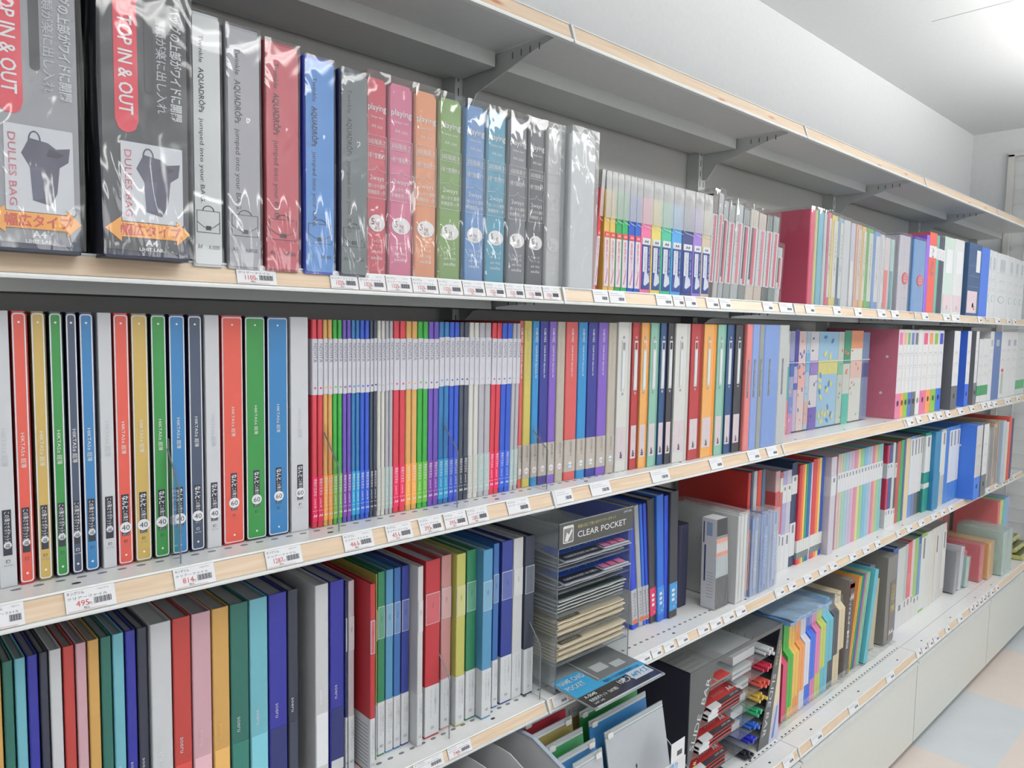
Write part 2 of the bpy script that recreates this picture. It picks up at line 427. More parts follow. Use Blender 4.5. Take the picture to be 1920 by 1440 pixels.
# wire grid hung on the far wall
def grid(name, label, x, y0, y1, z0, z1, step_y, step_z, frame):
    t = thing(name, label, 'wire grid', (x, y0, z0))
    b = MB()
    for i in range(int((y1 - y0) / step_y) + 1): b.rod((0, i * step_y, 0), (0, i * step_y, z1 - z0), 0.0022, METAL, 6)
    for i in range(int((z1 - z0) / step_z) + 1): b.rod((-0.004, 0, i * step_z), (-0.004, y1 - y0, i * step_z), 0.0022, METAL, 6)
    o = b.make('mesh_wires', t); o['kind'] = 'stuff'
    MB().box(-0.014, 0.008, y1 - y0, y1 - y0 + 0.028, -0.02, z1 - z0 + 0.02, mat((228, 228, 222))).box(-0.014, 0.008, -0.01, y1 - y0 + 0.028, z1 - z0 + 0.01, z1 - z0 + 0.03, mat((228, 228, 222))).make('frame', t)
grid('wire_grid', 'white wire grid panel in a frame on the far end wall', 3.745, -1.3, 0.17, 0.1, 2.44, 0.1, 0.075, True)

# ------------------------------------------------------------------ makers for the stock
GAP = 0.0006
def shell(b, w, h, d, ma, t=0.0014, r=0.0025):
    """bent plastic cover: spine and two boards, open at the top and the back"""
    x0, x1 = -w / 2 + GAP, w / 2 - GAP
    r = min(r, (x1 - x0) * 0.45); pts = []
    for cx_, a in ((x0 + r, 180), (x1 - r, 270)):
        for k in range(4):
            q = math.radians(a + 30 * k); pts.append((cx_ + r * math.cos(q), r + r * math.sin(q)))
    pts += [(x1, d), (x1 - t, d), (x1 - t, t + 0.0012), (x0 + t, t + 0.0012), (x0 + t, d), (x0, d)]
    b.prism(pts, 0, h, 'z', ma)
def place(u0, u1): return (u0 + u1) / 2, u1 - u0

def clear_file(name, X, y, z, h, rgb, label, group, d=0.232, lean=0.0, alpha=1.0, pages=(214, 216, 220), rough=0.35, hb=None, cat='file', prev=None, pdrop=0.006, r=0.0025):
    """a bound file standing spine out: cover, page block; returns root and width"""
    xc, w = place(*X)
    if lean: xc -= math.sin(lean) * h / 2
    t = thing(name, label, cat, (xc, y, z), group, lean)
    if prev: t['prev'] = prev
    b = MB(); shell(b, w, h, d, mat(rgb, rough, alpha), r=r); b.make('cover', t)
    if w > 0.005:
        b = MB(); b.box(-w / 2 + GAP + 0.0018, w / 2 - GAP - 0.0018, 0.0045, d - 0.004, 0.002, h - pdrop, mat(pages, 0.6)); b.make('pages', t)
    return t, w

def wrinkled(b, x0, x1, y0, y1, z0, z1, ma, amp=0.003, n=(5, 8, 22), seed=0.0, freq=9.0):
    """a loose clear bag drawn around a block, as one crumpled skin"""
    def pt(x, y, z):
        p = Vector((x * freq * 1.6 + seed, y * freq + seed * 1.7, z * freq * 0.8))
        v = noise.noise_vector(p) * amp + noise.noise_vector(p * 3.1) * amp * 0.4
        return (x + v.x, y + v.y * 0.8, z + v.z * 0.7)
    nx, ny, nz = n
    def face(org, du, dv, a, c):
        vs = [pt(*(Vector(org) + Vector(du) * (i / a) + Vector(dv) * (j / c))) for j in range(c + 1) for i in range(a + 1)]
        fs = [(j * (a + 1) + i, j * (a + 1) + i + 1, (j + 1) * (a + 1) + i + 1, (j + 1) * (a + 1) + i) for j in range(c) for i in range(a)]
        b.add(vs, fs, ma)
    X_, Y_, Z_ = x1 - x0, y1 - y0, z1 - z0
    face((x0, y0, z0), (X_, 0, 0), (0, 0, Z_), nx, nz)
    face((x0, y1, z0), (0, -Y_, 0), (0, 0, Z_), ny, nz)
    face((x1, y0, z0), (0, Y_, 0), (0, 0, Z_), ny, nz)
    face((x0, y0, z1), (X_, 0, 0), (0, Y_, 0), nx, ny)

# ---------------- middle shelf, left: ribbed pocket files with a framed spine card
HK = {'white': (206, 209, 214), 'red': (218, 84, 68), 'yellow': (198, 168, 88), 'green': (38, 138, 58), 'navy': (58, 74, 98), 'blue': (42, 122, 180)}
HKD = {'white': (196, 176, 182), 'red': (196, 40, 46), 'yellow': (128, 112, 62), 'green': (24, 62, 58), 'navy': (30, 36, 78), 'blue': (26, 32, 84)}
HKB = [-0.8496, -0.8297, -0.8111, -0.7934, -0.7765, -0.7624, -0.7435, -0.7258, -0.7060, -0.6832, -0.6615, -0.6377, -0.6169, -0.5941, -0.5620, -0.5300, -0.4958, -0.4626]
HKC = ['white', 'red', 'yellow', 'green', 'navy', 'blue', 'white', 'red', 'yellow', 'green', 'blue', 'navy', 'white', 'red', 'green', 'blue', 'white']
HKN = [0] * 7 + [40] * 6 + [60] * 4
prev = None
for i, (cn, num) in enumerate(zip(HKC, HKN)):
    X0, X1 = HKB[i], HKB[i + 1]
    xc, w = place(X0, X1)
    h, d = 0.3145, 0.242
    kind = 'thin' if num == 0 else '%d-pocket' % num
    t = thing('pocket_file', '%s %s ribbed pocket file, middle shelf' % (kind, cn), 'file', (xc, 0.05, ZI['M']), 'ribbed pocket files on the middle shelf')
    if prev: t['prev'] = prev + ' one'
    prev = cn
    c = mat(HK[cn], 0.4); cd = mat(HKD[cn], 0.35)
    b = MB()
    x0, x1 = -w / 2 + GAP, w / 2 - GAP
    sp = w * ({0: 0.66, 40: 0.74, 60: 0.83}[num] if cn != 'white' else 0.8)
    xs = x0 + 0.0012 + sp
    b.rbox(x0, xs, 0.0, d, 0.0, h, 0.0015, cd if cn != 'white' else c)
    k = 0
    xx = xs + 0.0004
    while xx + 0.002 < x1:
        b.rbox(xx, xx + 0.0019, 0.004 + (k % 2) * 0.002, d, 0.001, h - 0.003, 0.0008, cd); xx += 0.0024; k += 1
    b.make('cover', t)
    b = MB(); mid = (x0 + xs) / 2
    if cn == 'white':
        b.rrect(x0 + 0.0006, xs - 0.0006, 0.002, h - 0.002, 0.002, -0.0006, 0.0002, c)
        vtext(b, 'HIKTAS±', mid, h * 0.58, 0.0042, mat((186, 190, 196)), -0.0009, 0.028)
        vtext(b, '超薄', mid, h * 0.58 - 0.03, 0.005, mat((186, 190, 196)), -0.0009)
    else:
        b.rrect(x0 + 0.0002, xs - 0.0002, 0.002, h - 0.002, 0.0035, -0.0006, 0.0002, mat((226, 228, 232)))
        b.rrect(x0 + 0.0017, xs - 0.0017, 0.0036, h - 0.0036, 0.0024, -0.0010, 0.0002, c)
        zt = h * (0.56 if num == 0 else 0.575 if num == 40 else 0.605)
        vtext(b, 'HIKTAS±', mid, zt, 0.0038, mat((228, 228, 222)), -0.0013, 0.027)
        vtext(b, '超薄', mid, zt - 0.029, 0.0042, mat((228, 228, 222)), -0.0013)
        for zz in (h - 0.0125, 0.0125): b.disc(mid, zz, 0.0013, -0.0013, 0, mat((240, 240, 240)), 10)
    b.make('spine_card', t)
    b = MB()
    f1, f0 = {0: (0.285, 0.118), 40: (0.285, 0.118), 60: (0.315, 0.15)}[num]
    sw = min(0.0085, sp * 0.62) / 2
    b.box(mid - sw, mid + sw, -0.0013, 0, f0 * h, f1 * h, mat((34, 38, 54), 0.5))
    wht = mat((236, 238, 242))
    if num == 0:
        vtext(b, 'この薄さで', mid, f1 * h - 0.002, 0.0042, wht, -0.0017, 0.019)
        vtext(b, 'ポケットが', mid, f1 * h - 0.022, 0.0052, wht, -0.0017, 0.017)
        b.disc(mid, f0 * h + 0.0115, 0.0038, -0.0016, 0, wht)
        vtext(b, '増', mid, f0 * h + 0.0138, 0.004, INK, -0.0019)
    else:
        vtext(b, 'なんと', mid, f1 * h - 0.002, sw * 1.35, wht, -0.0017, 0.0165, 0.02)
        vtext(b, 'この薄さで', mid, f1 * h - 0.0205, 0.0046, wht, -0.0017, 0.0165)
        b.disc(mid, f0 * h + 0.0105, min(0.0072, sp * 0.46), -0.0016, 0, wht)
        htext(b, str(num), mid, f0 * h + 0.0072, 0.0068, INK, -0.0019, min(0.0095, sp * 0.62))
        htext(b, 'ポケット', mid, f0 * h + 0.0005, 0.0022, wht, -0.0017, sw * 1.7)
    b.rrect(mid - 0.0018, mid + 0.0018, f0 * h - 0.0085, f0 * h - 0.0055, 0.0003, -0.0014, 0, mat((60, 60, 60)) if cn != 'navy' else wht)
    b.rrect(mid - 0.0013, mid + 0.0013, f0 * h - 0.008, f0 * h - 0.006, 0.0003, -0.0017, 0, c)
    htext(b, 'No.7181', mid, f0 * h - 0.0125, 0.0017, MIDINK if cn != 'navy' else wht, -0.0015)
    b.make('sticker', t)

# ---------------- middle shelf: slim clear books with a white paper band
NV = {'red': (206, 58, 74), 'orange': (214, 166, 96), 'green': (52, 164, 62), 'purple': (104, 78, 178), 'teal blue': (46, 118, 178), 'blue': (40, 84, 196), 'black': (62, 72, 90), 'white': (214, 214, 208), 'clear': (190, 190, 198)}
NVS = {'red': (232, 34, 92), 'orange': (250, 176, 84), 'green': (106, 190, 64), 'purple': (132, 66, 172), 'teal blue': (40, 164, 218), 'blue': (44, 96, 214), 'black': (50, 58, 78), 'white': (206, 208, 200), 'clear': (180, 200, 198)}
NVB = [-0.4615, -0.4428, -0.4269, -0.4103, -0.3948, -0.3798, -0.3622, -0.3486, -0.3183, -0.2941, -0.2709, -0.2487, -0.2265, -0.2043, -0.1822, -0.1607, -0.1375, -0.1092, -0.0847, -0.0582, -0.0378]
NVC = ['red', 'orange', 'green', 'purple', 'teal blue', 'blue', 'black', 'white_clear', 'red', 'orange', 'green', 'purple', 'teal blue', 'blue', 'black', 'white', 'clear', 'red', 'blue', 'clear']
prev = 'white ribbed one'
for i, cn in enumerate(NVC):
    a, c_ = NVB[i], NVB[i + 1]
    subs = [(cn, 2)] if cn != 'white_clear' else [('white', 2), ('clear', 2)]
    tot = sum(s[1] for s in subs); step = (c_ - a) / tot; x = a
    for cn2, nn in subs:
        for j in range(nn):
            t, w = clear_file('clear_book', (x, x + step), 0.05, ZI['M'], 0.3115, NV[cn2], 'slim %s clear book with white paper band, middle shelf' % cn2, 'slim banded clear books on the middle shelf', alpha=0.9 if cn2 == 'clear' else 1.0, pages=[min(255, v + 20) for v in NV[cn2]], lean=math.radians(0.7) if i >= 17 else 0.0, prev=prev, cat='clear book')
            prev = cn2 + ' one'
            wob = random.uniform(-0.0008, 0.0008) + (0.006 if 8 <= i < 17 and cn2 not in ('red', 'orange') and i > 11 else 0.0) * 0.4
            b = MB(); z0, z1 = 0.2005 + wob, 0.2835 + wob
            b.rbox(-w / 2 + 0.0004, w / 2 - 0.0004, -0.0009, 0.07, z0, z1, 0.0016, mat((212, 212, 222), 0.7))
            vtext(b, 'NOVITA', 0.0006, z1 - 0.007, min(0.007, w * 0.6), mat((122, 126, 142)), -0.0013, 0.028)
            vtext(b, 'clear book 20p', 0.001, z1 - 0.045, 0.0018, mat((186, 188, 198)), -0.0013)
            b.box(-0.0013, 0.0016, -0.0013, 0, z0 + 0.009, z0 + 0.0115, mat(NVS[cn2] if cn2 not in ('white', 'clear') else (196, 196, 200)))
            b.make('paper_band', t)
            b = MB(); s = mat(NVS[cn2], 0.4); zt = 0.0775
            b.rbox(-w / 2 + 0.0003, w / 2 - 0.0003, -0.0006, 0.05, 0.009, zt, 0.0018, s)
            wh = mat((236, 238, 240)) if cn2 not in ('white', 'clear') else mat((226, 230, 228))
            vtext(b, '表紙が丈夫な', 0.0, zt - 0.003, min(0.0046, w * 0.42), wh, -0.001, 0.026)
            vtext(b, 'pocket 20', 0.0, zt - 0.033, min(0.003, w * 0.3), wh, -0.001, 0.014)
            b.box(-w / 2 + 0.001, w / 2 - 0.001, -0.0008, 0, 0.0255, 0.0259, wh)
            htext(b, 'A4', 0, 0.0165, min(0.0045, w * 0.42), wh, -0.001, bold=0.02)
            b.make('sticker', t)
            x += step

# ---------------- middle shelf: clear books with printed spines and a grey belly sticker
CB = {'red': (206, 92, 92), 'yellow': (200, 186, 96), 'light blue': (48, 138, 198), 'navy': (46, 54, 140), 'purple': (124, 92, 188), 'beige': (184, 176, 164)}
CBB = [-0.0364, -0.0234, -0.0026, 0.0158, 0.0398, 0.0604, 0.0839, 0.1189, 0.1461, 0.1765, 0.2069, 0.2338]
CBB[0] = max(CBB[0], NVB[-1] + 0.004)
CBC = ['red', 'yellow', 'light blue', 'navy', 'purple', 'beige', 'red', 'light blue', 'navy', 'purple', 'beige']
prev = None
for i, cn in enumerate(CBC):
    big = i > 5
    t, w = clear_file('clear_book', (CBB[i], CBB[i + 1]), 0.055 - .0016 * i, ZI['M'], 0.3165, CB[cn], '%s %s spined clear book with grey belly sticker, middle shelf' % ('medium' if big else 'narrow', cn), 'printed clear books on the middle shelf', prev=prev, cat='clear book', r=0.003)
    prev = cn + ' one'
    wh = mat((232, 236, 240)); 
    b = MB()
    vtext(b, 'CUBE FIZZ', 0, 0.3165 - 0.013, 0.0056, wh if cn not in ('beige', 'yellow') else mat((206, 200, 176)), -0.0006, 0.027, 0.01)
    vtext(b, 'CLEAR BOOK 20pockets A4', 0, 0.3165 - 0.046, 0.0042, wh if cn not in ('beige', 'yellow') else mat((206, 200, 176)), -0.0006, 0.062, 0.01)
    b.make('spine_print', t)
    b = MB(); b.rbox(-w / 2 + 0.0006, w / 2 - 0.0006, -0.0006, 0.06, 0.017, 0.0815, 0.0025, mat((186, 179, 170)))
    vtext(b, '10年先も使える', 0.0018, 0.079, 0.0028, INK, -0.001, 0.03); vtext(b, 'クリアーブック', -0.002, 0.079, 0.0022, INK, -0.001, 0.022)
    cc = mat((70, 160, 205)) if big else mat((214, 120, 150))
    b.disc(0, 0.031, min(0.0058, w * 0.36), -0.0008, 0, mat((232, 232, 234)), 18, 0.0062)
    htext(b, 'A4', 0, 0.0285, 0.0042, cc, -0.0012, w * 0.4)
    b.make('sticker', t)

# ---------------- middle shelf: ring binders with finger rings and label windows
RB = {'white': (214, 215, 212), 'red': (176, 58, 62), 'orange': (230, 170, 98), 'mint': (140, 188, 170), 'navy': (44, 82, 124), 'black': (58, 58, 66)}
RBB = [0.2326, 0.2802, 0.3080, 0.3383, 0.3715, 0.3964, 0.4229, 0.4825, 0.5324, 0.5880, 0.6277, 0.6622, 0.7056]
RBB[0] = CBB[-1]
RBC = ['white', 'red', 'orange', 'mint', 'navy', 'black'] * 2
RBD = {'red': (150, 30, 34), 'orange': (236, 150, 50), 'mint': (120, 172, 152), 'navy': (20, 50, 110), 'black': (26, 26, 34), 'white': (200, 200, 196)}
prev = None
for i, cn in enumerate(RBC):
    xc, w = place(RBB[i], RBB[i + 1]); yf = 0.036 - 0.0023 * i; h = 0.3185
    t = thing('ring_binder', '%s ring binder from the %s set, middle shelf' % (cn, 'narrower' if i < 6 else 'wider'), 'ring binder', (xc, yf, ZI['M']), 'ring binders on the middle shelf')
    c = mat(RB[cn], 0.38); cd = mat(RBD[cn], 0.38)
    x0, x1 = -w / 2 + GAP, w / 2 - GAP; sp = (x1 - x0) * 0.76
    b = MB(); b.rbox(x0, x0 + sp, 0, 0.0035, 0, h, 0.0012, c)
    b.box(x0, x0 + 0.002, 0.0036, 0.25, 0, h, c); b.make('cover', t)
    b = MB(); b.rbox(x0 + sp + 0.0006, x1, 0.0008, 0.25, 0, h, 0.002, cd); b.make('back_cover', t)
    MB().box(x0 + 0.0035, x0 + sp - 0.0005, 0.008, 0.235, 0.004, h - 0.006, mat((212, 214, 216), 0.6)).make('pages', t)
    mid = x0 + sp * 0.52; r = 0.003
    for zz in (h - 0.032, h - 0.152):
        b = MB(); b.disc(mid, zz, r, -0.0012, 0.001, CHROME, 16); b.disc(mid, zz, r * 0.55, -0.0014, 0, mat((150, 152, 156) if cn != 'red' else (190, 120, 120))); b.make('rivet', t)
    b = MB(); ww = min(0.0058, sp * 0.36)
    b.rrect(mid - ww, mid + ww, h - 0.146, h - 0.039, 0.001, -0.0012, 0, mat((206, 208, 208), 0.3))
    b.rrect(mid - ww * 0.55, mid + ww * 0.55, h - 0.140, h - 0.062, 0.0005, -0.0016, 0, mat((222, 228, 232)))
    b.rrect(mid - ww * 0.6, mid + ww * 0.6, h - 0.058, h - 0.043, 0.0005, -0.0016, 0, cd if cn != 'white' else mat((150, 152, 152)))
    b.make('label_window', t)
    b = MB(); b.box(x0 + sp * 0.08, x0 + sp * 0.94, -0.0004, 0.001, 0.024, 0.096, mat((214, 202, 208)))
    for q in range(2): vtext(b, 'リングファイル', mid + 0.002 - q * 0.0035, 0.088, 0.0016, mat((170, 156, 166)), -0.0008, 0.03)
    b.add([(mid - 0.0035, -0.0009, 0.033), (mid + 0.0035, -0.0009, 0.033), (mid + 0.0035, -0.0009, 0.036), (mid - 0.0035, -0.0009, 0.036)], [(0, 1, 2, 3)], INK)
    b.prism([(mid - 0.0028, 0.037), (mid + 0.0028, 0.037), (mid + 0.0028, 0.0385), (mid, 0.0385), (mid + 0.001, 0.0425), (mid - 0.0016, 0.0425), (mid - 0.0016, 0.041), (mid - 0.0028, 0.0385)], -0.0009, 0, 'y', INK)
    b.box(mid - 0.0035, mid + 0.0035, -0.0009, 0, 0.0285, 0.032, INK)
    b.make('sticker', t)

# ---------------- middle shelf: display books with a grey label strip
DB = [((220, 128, 126), 'salmon', 0), ((132, 158, 214), 'light blue', 0), ((146, 152, 150), 'grey', 0), ((122, 150, 206), 'periwinkle blue', 1), ((186, 190, 190), 'translucent grey', 1)]
DBB = [0.6986, 0.7342, 0.7693, 0.7941, 0.8758, 0.9300]
DBB = [max(v, RBB[-1] + 0.001 * k) for k, v in enumerate(DBB)]
for i, (rgb, cn, big) in enumerate(DB):
    t, w = clear_file('display_book', (DBB[i], DBB[i + 1]), 0.004, ZI['M'], 0.321, rgb, '%s %s display book with dark label strip, middle shelf' % ('wide' if big else 'thin', cn), 'display books with label strips', d=0.245, pages=(150, 170, 210), r=0.004)
    b = MB(); mid = -w * 0.1
    b.box(mid - min(0.004, w * 0.2), mid + min(0.004, w * 0.2), -0.0006, 0.001, 0.135, 0.232, mat((120, 124, 128)))
    vtext(b, 'LABEL POCKET FILE', mid, 0.222, 0.003, mat((210, 214, 214)), -0.001, 0.07)
    for q in range(3): b.disc(mid, 0.02 + q * 0.007, 0.0014, -0.0005, 0, mat((200, 205, 212)), 8)
    b.make('label_strip', t)

# ---------------- middle shelf: patterned slim cases in clear covers
def pattern(b, w, h, base, blobs, seed, y):
    rr = random.Random(seed)
    for zz, zt, rgb in base: b.box(-w / 2 + 0.001, w / 2 - 0.001, y, y + 0.0006, zz, zt, mat(rgb, 0.4))
    for rgb, n, s in blobs:
        for _ in range(n):
            x = rr.uniform(-w / 2 + s + 0.001, w / 2 - s - 0.001) if w / 2 > s + 0.001 else 0; z = rr.uniform(s + 0.005, h - s - 0.005)
            a = rr.uniform(0, 3.14); q = []
            for k in range(10):
                th = 2 * math.pi * k / 10; ex, ez = min(s, w / 2 - 0.0012) * math.cos(th), s * 0.5 * math.sin(th)
                q.append((max(-w / 2 + 0.001, min(w / 2 - 0.001, x + ex * math.cos(a) - ez * math.sin(a))), z + ex * math.sin(a) + ez * math.cos(a)))
            b.prism(q, y - 0.0005 - rr.random() * 0.0004, y, 'y', mat(rgb, 0.4))
PCB = [1.0690, 1.0921, 1.1224, 1.1480, 1.1953, 1.2240, 1.2828, 1.4253, 1.4686, 1.5237, 1.6209, 1.6809]
PC = [('cream edged', (206, 204, 196), [(0, .1, (226, 130, 130)), (.1, .2, (70, 170, 150))], [((240, 220, 190), 3, .003)]),
      ('lavender and blue blocked', (150, 156, 196), [(.0, .06, (200, 130, 180)), (.06, .11, (110, 130, 200)), (.17, .215, (40, 90, 176))], [((220, 180, 200), 4, .006)]),
      ('navy topped', (190, 178, 208), [(.2, .31, (66, 60, 150)), (.13, .15, (50, 80, 170))], [((90, 80, 160), 3, .004)]),
      ('pink bird printed', (222, 198, 196), [(.13, .2, (232, 170, 160))], [((90, 110, 180), 9, .007), ((232, 150, 140), 5, .006)]),
      ('pale blue striped', (170, 196, 214), [(.18, .24, (110, 170, 210)), (.02, .09, (214, 170, 160))], [((120, 150, 200), 4, .004)]),
      ('white and violet', (214, 210, 216), [(.17, .215, (140, 110, 190)), (.0, .07, (96, 70, 166))], [((70, 80, 90), 6, .006), ((170, 140, 200), 4, .006)]),
      ('lemon printed', (150, 190, 220), [(.17, .215, (214, 206, 120))], [((222, 212, 110), 14, .013), ((60, 120, 180), 9, .011)]),
      ('grey green', (188, 198, 190), [(.165, .205, (110, 180, 150))], [((214, 110, 80), 2, .006), ((120, 150, 120), 4, .005)]),
      ('fox printed', (206, 210, 200), [(.2, .31, (50, 140, 110)), (.0, .1, (60, 180, 160))], [((222, 110, 70), 4, .009)]),
      ('white coral printed', (220, 220, 212), [(.15, .21, (230, 190, 180)), (.25, .31, (226, 150, 110))], [((214, 110, 100), 5, .006), ((150, 190, 180), 6, .006)]),
      ('slate blue', (112, 134, 168), [(.15, .2, (44, 76, 130))], [((190, 200, 214), 4, .003)])]
for i, (cn, rgb, base, blobs) in enumerate(PC):
    xc, w = place(PCB[i], PCB[i + 1])
    t = thing('patterned_case', '%s slim case in a clear cover, middle shelf' % cn, 'document case', (xc, 0.08, ZI['M']), 'patterned slim cases on the middle shelf')
    h = 0.305
    b = MB(); b.rbox(-w / 2 + GAP, w / 2 - GAP, 0, 0.22, 0.004, h, 0.002, mat(rgb, 0.4)); pattern(b, w, h, base, blobs, i + 3, -0.0004); b.make('case_body', t)
    b = MB(); b.rbox(-w / 2 + 0.0003, w / 2 - 0.0003, -0.003, 0.16, 0.0, 0.212, 0.003, ACRT); b.box(-w / 2 + 0.0006, w / 2 - 0.0006, -0.0034, -0.0026, 0.2105, 0.2125, mat((226, 230, 232))); b.make('clear_cover', t)

# ---------------- middle shelf, right: box files with finger holes
def box_file(X, y, row, h, d, rgb, label, group, spine=None, base=None, side=None, hole=True, dots=(), lean=0, cat='box file', accent=None, split=0.28, hrel=None):
    xc, w = place(*X); z = ZI[row]
    t = thing('box_file', label, cat, (xc, y, z), group, lean)
    x0, x1 = -w / 2 + GAP, w / 2 - GAP
    b = MB(); pts = [(y_, z_) for y_, z_ in ((0, 0), (d, 0), (d, h), (0, h))]
    b.prism(pts, x0, x1, 'x', mat(side or rgb, 0.45)); b.make('case', t)
    b = MB()
    if spine: b.box(x0 + 0.0006, x1 - 0.0006, -0.0006, 0.0005, h * split, h - 0.002, mat(spine, 0.5))
    if base: b.box(x0 + 0.0006, x1 - 0.0006, -0.0006, 0.0005, 0.001, h * split, mat(base, 0.45))
    if accent: b.box(x0 + w * 0.18, x1 - w * 0.18, -0.001, 0, h - 0.055, h - 0.012, mat(accent, 0.5))
    if spine:
        for q in range(3):
            zz = h * (0.42 + q * 0.14); b.box(x0 + w * 0.1, x1 - w * 0.1, -0.001, 0, zz, zz + 0.0008, mat((176, 180, 184)))
            if w > 0.012: htext(b, ['ファイル', 'A4-S', 'BOX'][q], 0, zz + 0.006, 0.005, MIDINK, -0.001, w * 0.4)
    if spine or base: b.make('spine_label', t)
    if hole:
        b = MB(); b.disc(0, h * 0.17, min(0.0095, w * 0.26), -0.0012, 0, mat([v * 0.35 for v in rgb] if rgb[0] + rgb[1] + rgb[2] < 520 else [v * 0.6 for v in rgb], 0.5), 16, min(0.0105, w * 0.6)); b.make('finger_hole', t)
    for (yy_, zz_) in dots:
        MB().prism([(yy_ + 0.005 * math.cos(a * math.pi / 6), zz_ + 0.005 * math.sin(a * math.pi / 6)) for a in range(12)], x0 - 0.001, x0, 'x', mat((226, 226, 226), 0.3)).make('rivet', t)
    return t, w, h
G = 'box files at the right of the middle shelf'
BF = [1.7752, 1.8239, 1.8569, 1.8969, 1.9345, 1.9767, 2.0204, 2.0845, 2.1403, 2.2002, 2.2605]
bf = [((206, 118, 146), 'pink', (226, 222, 226), (226, 130, 170), (226, 120, 170)), ((238, 156, 96), 'orange', (226, 226, 228), (240, 158, 96), (240, 170, 120)), ((134, 190, 66), 'green', (226, 228, 226), (134, 190, 66), (120, 170, 120)),
      ((64, 106, 200), 'blue', (224, 226, 230), (84, 116, 196), (100, 120, 180)), ((92, 98, 104), 'grey', (222, 224, 226), (104, 110, 114), (110, 110, 110)), ((226, 228, 228), 'white', (226, 228, 228), (226, 228, 228), None),
      ((226, 120, 160), 'wide pink', (226, 226, 228), (226, 116, 160), (224, 90, 130)), ((238, 156, 96), 'wide orange', (226, 226, 228), (240, 158, 96), (240, 150, 100)), ((134, 190, 66), 'wide green', (226, 228, 226), (134, 190, 66), (140, 190, 80)), ((58, 108, 210), 'wide blue', (224, 226, 230), (58, 108, 210), (70, 80, 190))]
for i, (rgb, cn, sp_, ba, ac) in enumerate(bf):
    box_file((BF[i], BF[i + 1]), 0.02, 'M', 0.318, 0.25, rgb, '%s box file with finger hole, middle shelf right' % cn, G, sp_, ba, accent=ac, side=rgb if i else (204, 112, 136), dots=((0.035, 0.22), (0.05, 0.09)) if i == 0 else ())
# lever arch and further files at the far end of the middle shelf
GL_ = 'lever arch files at the far end of the middle shelf'
def lever(X, y, row, rgb, label, group, h=0.318, d=0.28, spine=(224, 226, 228), base=None, dots=True, split=0.3, cat='lever arch file', lean=0):
    t, w, h = box_file(X, y, row, h, d, rgb, label, group, spine, base or rgb, hole=True, dots=((0.06, h * 0.72), (0.07, h * 0.38)) if dots else (), cat=cat, split=split, lean=lean)
    return t
LV = [2.3064, 2.3811, 2.4949, 2.5463, 2.6141, 2.6565]
lever((LV[0] - 0.002, LV[1]), -0.004, 'M', (98, 100, 104), 'dark grey lever arch file with finger hole, middle shelf', GL_)
lever((LV[2], LV[3]), 0.0, 'M', (54, 106, 224), 'bright blue lever arch file with rivets, middle shelf', GL_)
lever((LV[4], LV[5]), 0.0, 'M', (112, 114, 118), 'mid grey lever arch file, far end of middle shelf', GL_)
FR = [2.7398, 2.7760, 2.8005, 2.8627, 2.9093, 2.9700, 3.0959, 3.1851, 3.2823, 3.3988, 3.5697]
FR = [max(v, LV[5] + 0.001 * k) for k, v in enumerate(FR)]
for i, (rgb, cn, sp_, acc, hh) in enumerate([((70, 90, 130), 'navy backed short', (224, 226, 226), (60, 150, 96), .285), ((224, 226, 226), 'white short', (224, 226, 226), (60, 150, 96), .285), ((224, 226, 228), 'plain white', (226, 226, 228), None, .318), ((88, 116, 170), 'steel blue', None, None, .318),
    ((224, 226, 228), 'white with small red mark', (226, 226, 228), None, .318), ((222, 224, 226), 'white with green print', (226, 226, 228), None, .318), ((222, 226, 230), 'white with blue edge', (226, 226, 228), None, .318), ((214, 218, 220), 'large white with green block', (214, 220, 218), (90, 170, 120), .318)]):
    j = [0, 2, 4, 5, 6, 7, 8, 9][i]
    X = (FR[j], FR[j + 1]) if i != 0 else (FR[0], FR[2])
    if i == 1: X = (FR[2], FR[4])
    if i == 2: X = (FR[4], FR[5])
    t, w, h = box_file(X, 0.02, 'M', hh, 0.24, rgb, '%s file at the far end of middle shelf' % cn, GL_, sp_, sp_, hole=False, side=rgb, cat='file')
    b = MB()
    if acc: b.box(-w / 2 + 0.001, w / 2 - 0.001, -0.0012, 0, 0.03, 0.075, mat(acc))
    elif 'red' in cn: b.box(-w * 0.2, w * 0.2, -0.0012, 0, 0.125, 0.14, mat((214, 70, 80))); b.box(-w * 0.2, w * 0.2, -0.0012, 0, 0.02, 0.12, mat((176, 190, 180)))
    else: b.box(-w * 0.2, w * 0.2, -0.0012, 0, 0.25, 0.28, mat((170, 178, 190)))
    b.make('print', t)

